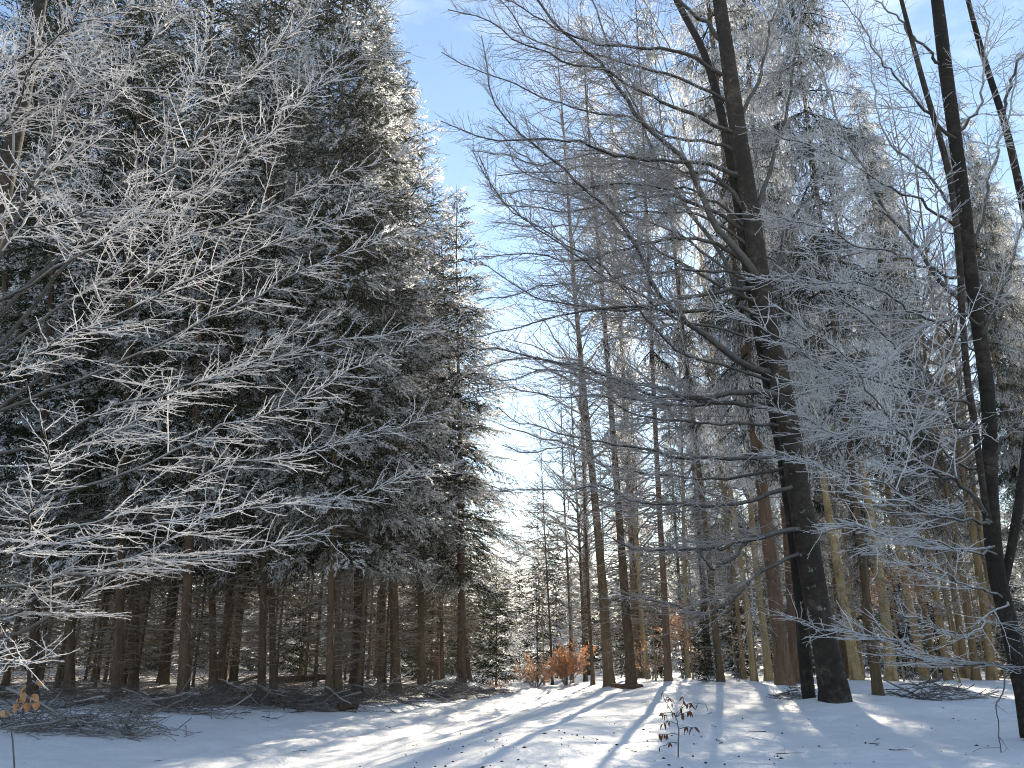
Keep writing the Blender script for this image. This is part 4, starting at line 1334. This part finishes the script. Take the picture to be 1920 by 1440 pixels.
def log(name, p0, p1, r0, r1, label, mat, seed, cat="log", flat=1.0):
    rng = np.random.RandomState(seed)
    K, S = 14, 12
    a0, a1 = np.array(p0, float), np.array(p1, float)
    s_ = np.linspace(0, 1, K)[:, None]
    P = a0 * (1 - s_) + a1 * s_ + np.cumsum(rng.normal(size=(K, 3)), 0) * 0.004
    R = (r0 + (r1 - r0) * s_[:, 0])[:, None] * (1 + rng.normal(size=(K, S)) * 0.04)
    o = P[0].copy()
    g = Geo()
    tubes(g, (P - o)[None], R[None], S, np.zeros((1, K)))
    n0 = g.n
    ends = np.stack([P[0] - o, P[-1] - o])
    g.add(ends)
    a = np.arange(S)
    g.T.append(np.concatenate([np.stack([a, (a + 1) % S, np.full(S, n0)], 1),
                               np.stack([(K - 1) * S + (a + 1) % S, (K - 1) * S + a, np.full(S, n0 + 1)], 1)]).astype(np.int32))
    ob = link(name, g.mesh(name), None, M[mat])
    ob.location = tuple(o)
    tag(ob, label, cat)
    return ob


def on_snow(px, y, lift):
    bx_, by_, bz_ = base_of(px, y)
    return (bx_, by_, bz_ + lift)


log("fallen_log", on_snow(1147, 19.4, 0.16), on_snow(1204, 18.8, 0.05), 0.05, 0.06, "short fallen plank like log beside the dark trunk on the bank", 'red_bark', 701)
log("fallen_log", on_snow(520, 23.5, 0.22), on_snow(612, 24.5, 0.24), 0.10, 0.09, "dark fallen log lying across the gap in the left stand", 'spruce_bark', 702)
log("fallen_log", on_snow(636, 18.3, 0.09), on_snow(668, 18.6, 0.10), 0.09, 0.08, "cut log end poking out of the brushwood on the snow", 'spruce_bark', 703)
log("fallen_log", on_snow(395, 20.0, 0.10), on_snow(480, 20.5, 0.45), 0.05, 0.03, "slanting fallen pole between the left spruces", 'spruce_bark', 704)

# twigs lying on the snow
rs = np.random.RandomState(45)
tw_spots = [(1418, 10.2, "forked dark twig on the snow right of the leafy sapling"), (1345, 9.2, "short twig on lit snow just right of the leafy sapling"),
            (1180, 8.4, "short twig on shaded snow left of the leafy sapling"), (1120, 9.4, "tiny twig in the shaded snow hollow left of the crumbs"),
            (1640, 9.0, "thin twig on the bank below the leaning beech"), (1690, 8.4, "bent twig on shaded snow below the bank's twig heap"),
            (1540, 8.6, "small twig in the shadow band of the leaning beech"), (1475, 8.3, "twig at the bottom of the lit strip beside the beech shadow"),
            (1330, 12.5, "twig on the bank crest above the leafy sapling"), (780, 12.0, "twig lying across the lit middle of the path"),
            (560, 12.4, "twig on the lit snow in front of the grey barked spruce"), (300, 11.6, "twig on the snow right of the dry twig heap"),
            (735, 16.0, "twig on the path edge below the long brush heap"), (1210, 14.0, "twig on the snow slope in front of the fallen plank")]
for i, (px, y, tw_lab) in enumerate(tw_spots):
    bx, by, bz = base_of(px, y)
    L_ = rs.uniform(0.10, 0.28)
    az = rs.rand() * 6.283
    K = 7
    P = np.zeros((1, K, 3))
    P[0, 0] = (-math.cos(az) * L_ / 2, -math.sin(az) * L_ / 2, 0)
    for q in range(1, K):
        d = nrm(np.array([math.cos(az), math.sin(az), 0.0]) + rs.normal(size=3) * 0.45)
        P[0, q] = P[0, q - 1] + d * L_ / (K - 1)
    R = 0.0045 * np.linspace(1, 0.4, K)[None]
    C, CR, _ = spawn(P, R, rs, 0.08, 0.2, 1.0, lambda pl, t: 0.08 + 0 * t, 45, 4, upc=0.4, wig=0.2, planar=0.6)
    P[..., 2] = ground_h(bx + P[..., 0], by + P[..., 1]) - bz + 0.006
    g = Geo()
    tubes(g, P, R, 5, np.zeros((1, K)))
    C[..., 2] = np.maximum(C[..., 2], ground_h(bx + C[..., 0], by + C[..., 1]) - bz + 0.006)
    tubes(g, C, CR, 3, np.zeros(CR.shape))
    o = link("fallen_twig", g.mesh("fallen_twig"), None, M['dry'])
    o.location = (bx, by, bz)
    tag(o, tw_lab, "twig", "fallen twigs on the snow")

# crumbs of bark, seed scales and needles too small to tell apart
g = Geo()
n_ = 150
xs = np.concatenate([rs.uniform(-2, 6.5, n_ // 2), rs.normal(size=n_ // 2) * 1.6 + 1.2])
ys = np.concatenate([rs.uniform(7.2, 13, n_ // 2), rs.uniform(7.2, 10.5, n_ // 2)])
zs = ground_h(xs, ys)
r_ = rs.uniform(0.004, 0.017, n_)
oct_ = np.array([[1, 0, 0], [0, 1, 0], [-1, 0, 0], [0, -1, 0], [0, 0, 0.8], [0, 0, -0.5]], float)
rot = rs.rand(n_) * 6.28
V = oct_[None] * r_[:, None, None] * np.stack([1.0 + rs.rand(n_), 0.6 + 0.6 * rs.rand(n_), np.full(n_, 0.9)], 1)[:, None, :]
V = np.stack([V[..., 0] * np.cos(rot)[:, None] - V[..., 1] * np.sin(rot)[:, None], V[..., 0] * np.sin(rot)[:, None] + V[..., 1] * np.cos(rot)[:, None], V[..., 2]], -1)
V = V + np.stack([xs, ys, zs + 0.004], 1)[:, None]
tf = np.array([[0, 1, 4], [1, 2, 4], [2, 3, 4], [3, 0, 4], [1, 0, 5], [2, 1, 5], [3, 2, 5], [0, 3, 5]])
g.add(V.reshape(-1, 3), T=(np.arange(n_)[:, None, None] * 6 + tf[None]).reshape(-1, 3))
o = link("forest_litter", g.mesh("forest_litter"), None, M['dry'])
tag(o, "dark crumbs of bark and seed scales strewn over the snow", "litter", kind="stuff")

# dead twigs covering the floor of the left stand
n_ = 2000
xs = rs.uniform(-24, -2.2, n_)
ys = rs.uniform(17.5, 38, n_)
ok = xs < path_x(ys) - 2.6
xs, ys = xs[ok], ys[ok]
n_ = len(xs)
az = rs.rand(n_) * 6.28
el = np.abs(rs.normal(size=n_)) * 0.35
L_ = rs.uniform(0.2, 1.1, n_)
d0 = np.stack([np.cos(az) * np.cos(el), np.sin(az) * np.cos(el), np.sin(el)], 1)
P = np.zeros((n_, 4, 3))
P[:, 0] = np.stack([xs, ys, ground_h(xs, ys)], 1)
for q in range(1, 4):
    P[:, q] = P[:, q - 1] + nrm(d0 + rs.normal(size=(n_, 3)) * 0.2) * (L_ / 3)[:, None]
P[..., 2] = np.maximum(P[..., 2], ground_h(P[..., 0], P[..., 1]) + 0.005)
g = Geo()
tubes(g, P, rs.uniform(0.004, 0.012, n_)[:, None] * np.linspace(1, 0.5, 4)[None], 3, np.full((n_, 4), 0.06))
o = link("undergrowth", g.mesh("undergrowth"), None, M['dry'])
tag(o, "dead twigs and brush littering the floor of the left stand", "undergrowth", kind="stuff")

# ------------------------------------------------------------------ frosty air
hz = bpy.data.meshes.new("haze")
X0, X1, Y0, Y1, Z0, Z1 = -460, 460, -80, 640, -8, 45
v = [(x, y, z) for z in (Z0, Z1) for y in (Y0, Y1) for x in (X0, X1)]
hz.from_pydata(v, [], [(0, 2, 3, 1), (4, 5, 7, 6), (0, 1, 5, 4), (2, 6, 7, 3), (0, 4, 6, 2), (1, 3, 7, 5)])
m, n, l = newmat("frosty_haze")
out = n.new("ShaderNodeOutputMaterial")
pv = n.new("ShaderNodeVolumePrincipled")
pv.inputs["Color"].default_value = (0.95, 0.96, 1.0, 1)
pv.inputs["Density"].default_value = 0.0006
pv.inputs["Anisotropy"].default_value = 0.45
l.new(pv.outputs[0], out.inputs["Volume"])
hzo = link("haze", hz, None, m)
tag(hzo, "thin frosty haze hanging through the whole forest", None, kind="stuff")


# ------------------------------------------------------------------ tell the trees inside the stands apart by what they stand behind
MARKS = [(877, "the path side spruce pair"), (742, "the dark thick spruce"), (669, "the thick brown spruce"), (617, "the grey barked spruce"),
         (490, "the straight grey spruce"), (400, "the dark spruce between gaps"), (343, "the broad flared spruce"), (218, "the spruce above the twig heap"),
         (60, "the left edge spruce"), (-60, "the cut off left spruce"), (960, "the end of the path"), (1064, "the orange bush"), (1185, "the fallen plank"),
         (1254, "the slender reddish spruce"), (1352, "the leaning mossy spruce"), (1472, "the rough barked conifer"), (1572, "the leaning beech"),
         (1648, "the dark slim spruce"), (1740, "the bank's twig heap"), (1850, "the close row of four"), (1940, "the forked beech")]
DESC = {"spruces inside the left stand": "slender dark spruce", "thin spruces inside the left stand": "thin suppressed spruce",
        "spruces inside the right stand": "frosted hanging spruce", "bare trees inside the right stand": "frosted bare tree",
        "low spruces behind the left stand": "low green spruce", "low spruces of the right understorey": "low frosted spruce",
        "distant spruces": "distant frosted spruce"}
bins = {}
for o in list(COL.objects):
    if o.parent is None and o.get("group") in DESC:
        px = 960 + FPX * o.location.x / axis_depth(o.location)
        mk = min(MARKS, key=lambda q: abs(q[0] - px))[1]
        bins.setdefault((o["group"], mk), []).append(o)
for (gname, mk), obs in bins.items():
    obs.sort(key=lambda o: o.location.y)
    for i, o in enumerate(obs):
        o["label"] = (DESC[gname] + " straight behind " + mk) if len(obs) == 1 else \
            (DESC[gname] + ", " + ORD[min(i, 19)] + (" one back behind " if i else " one behind ") + mk)
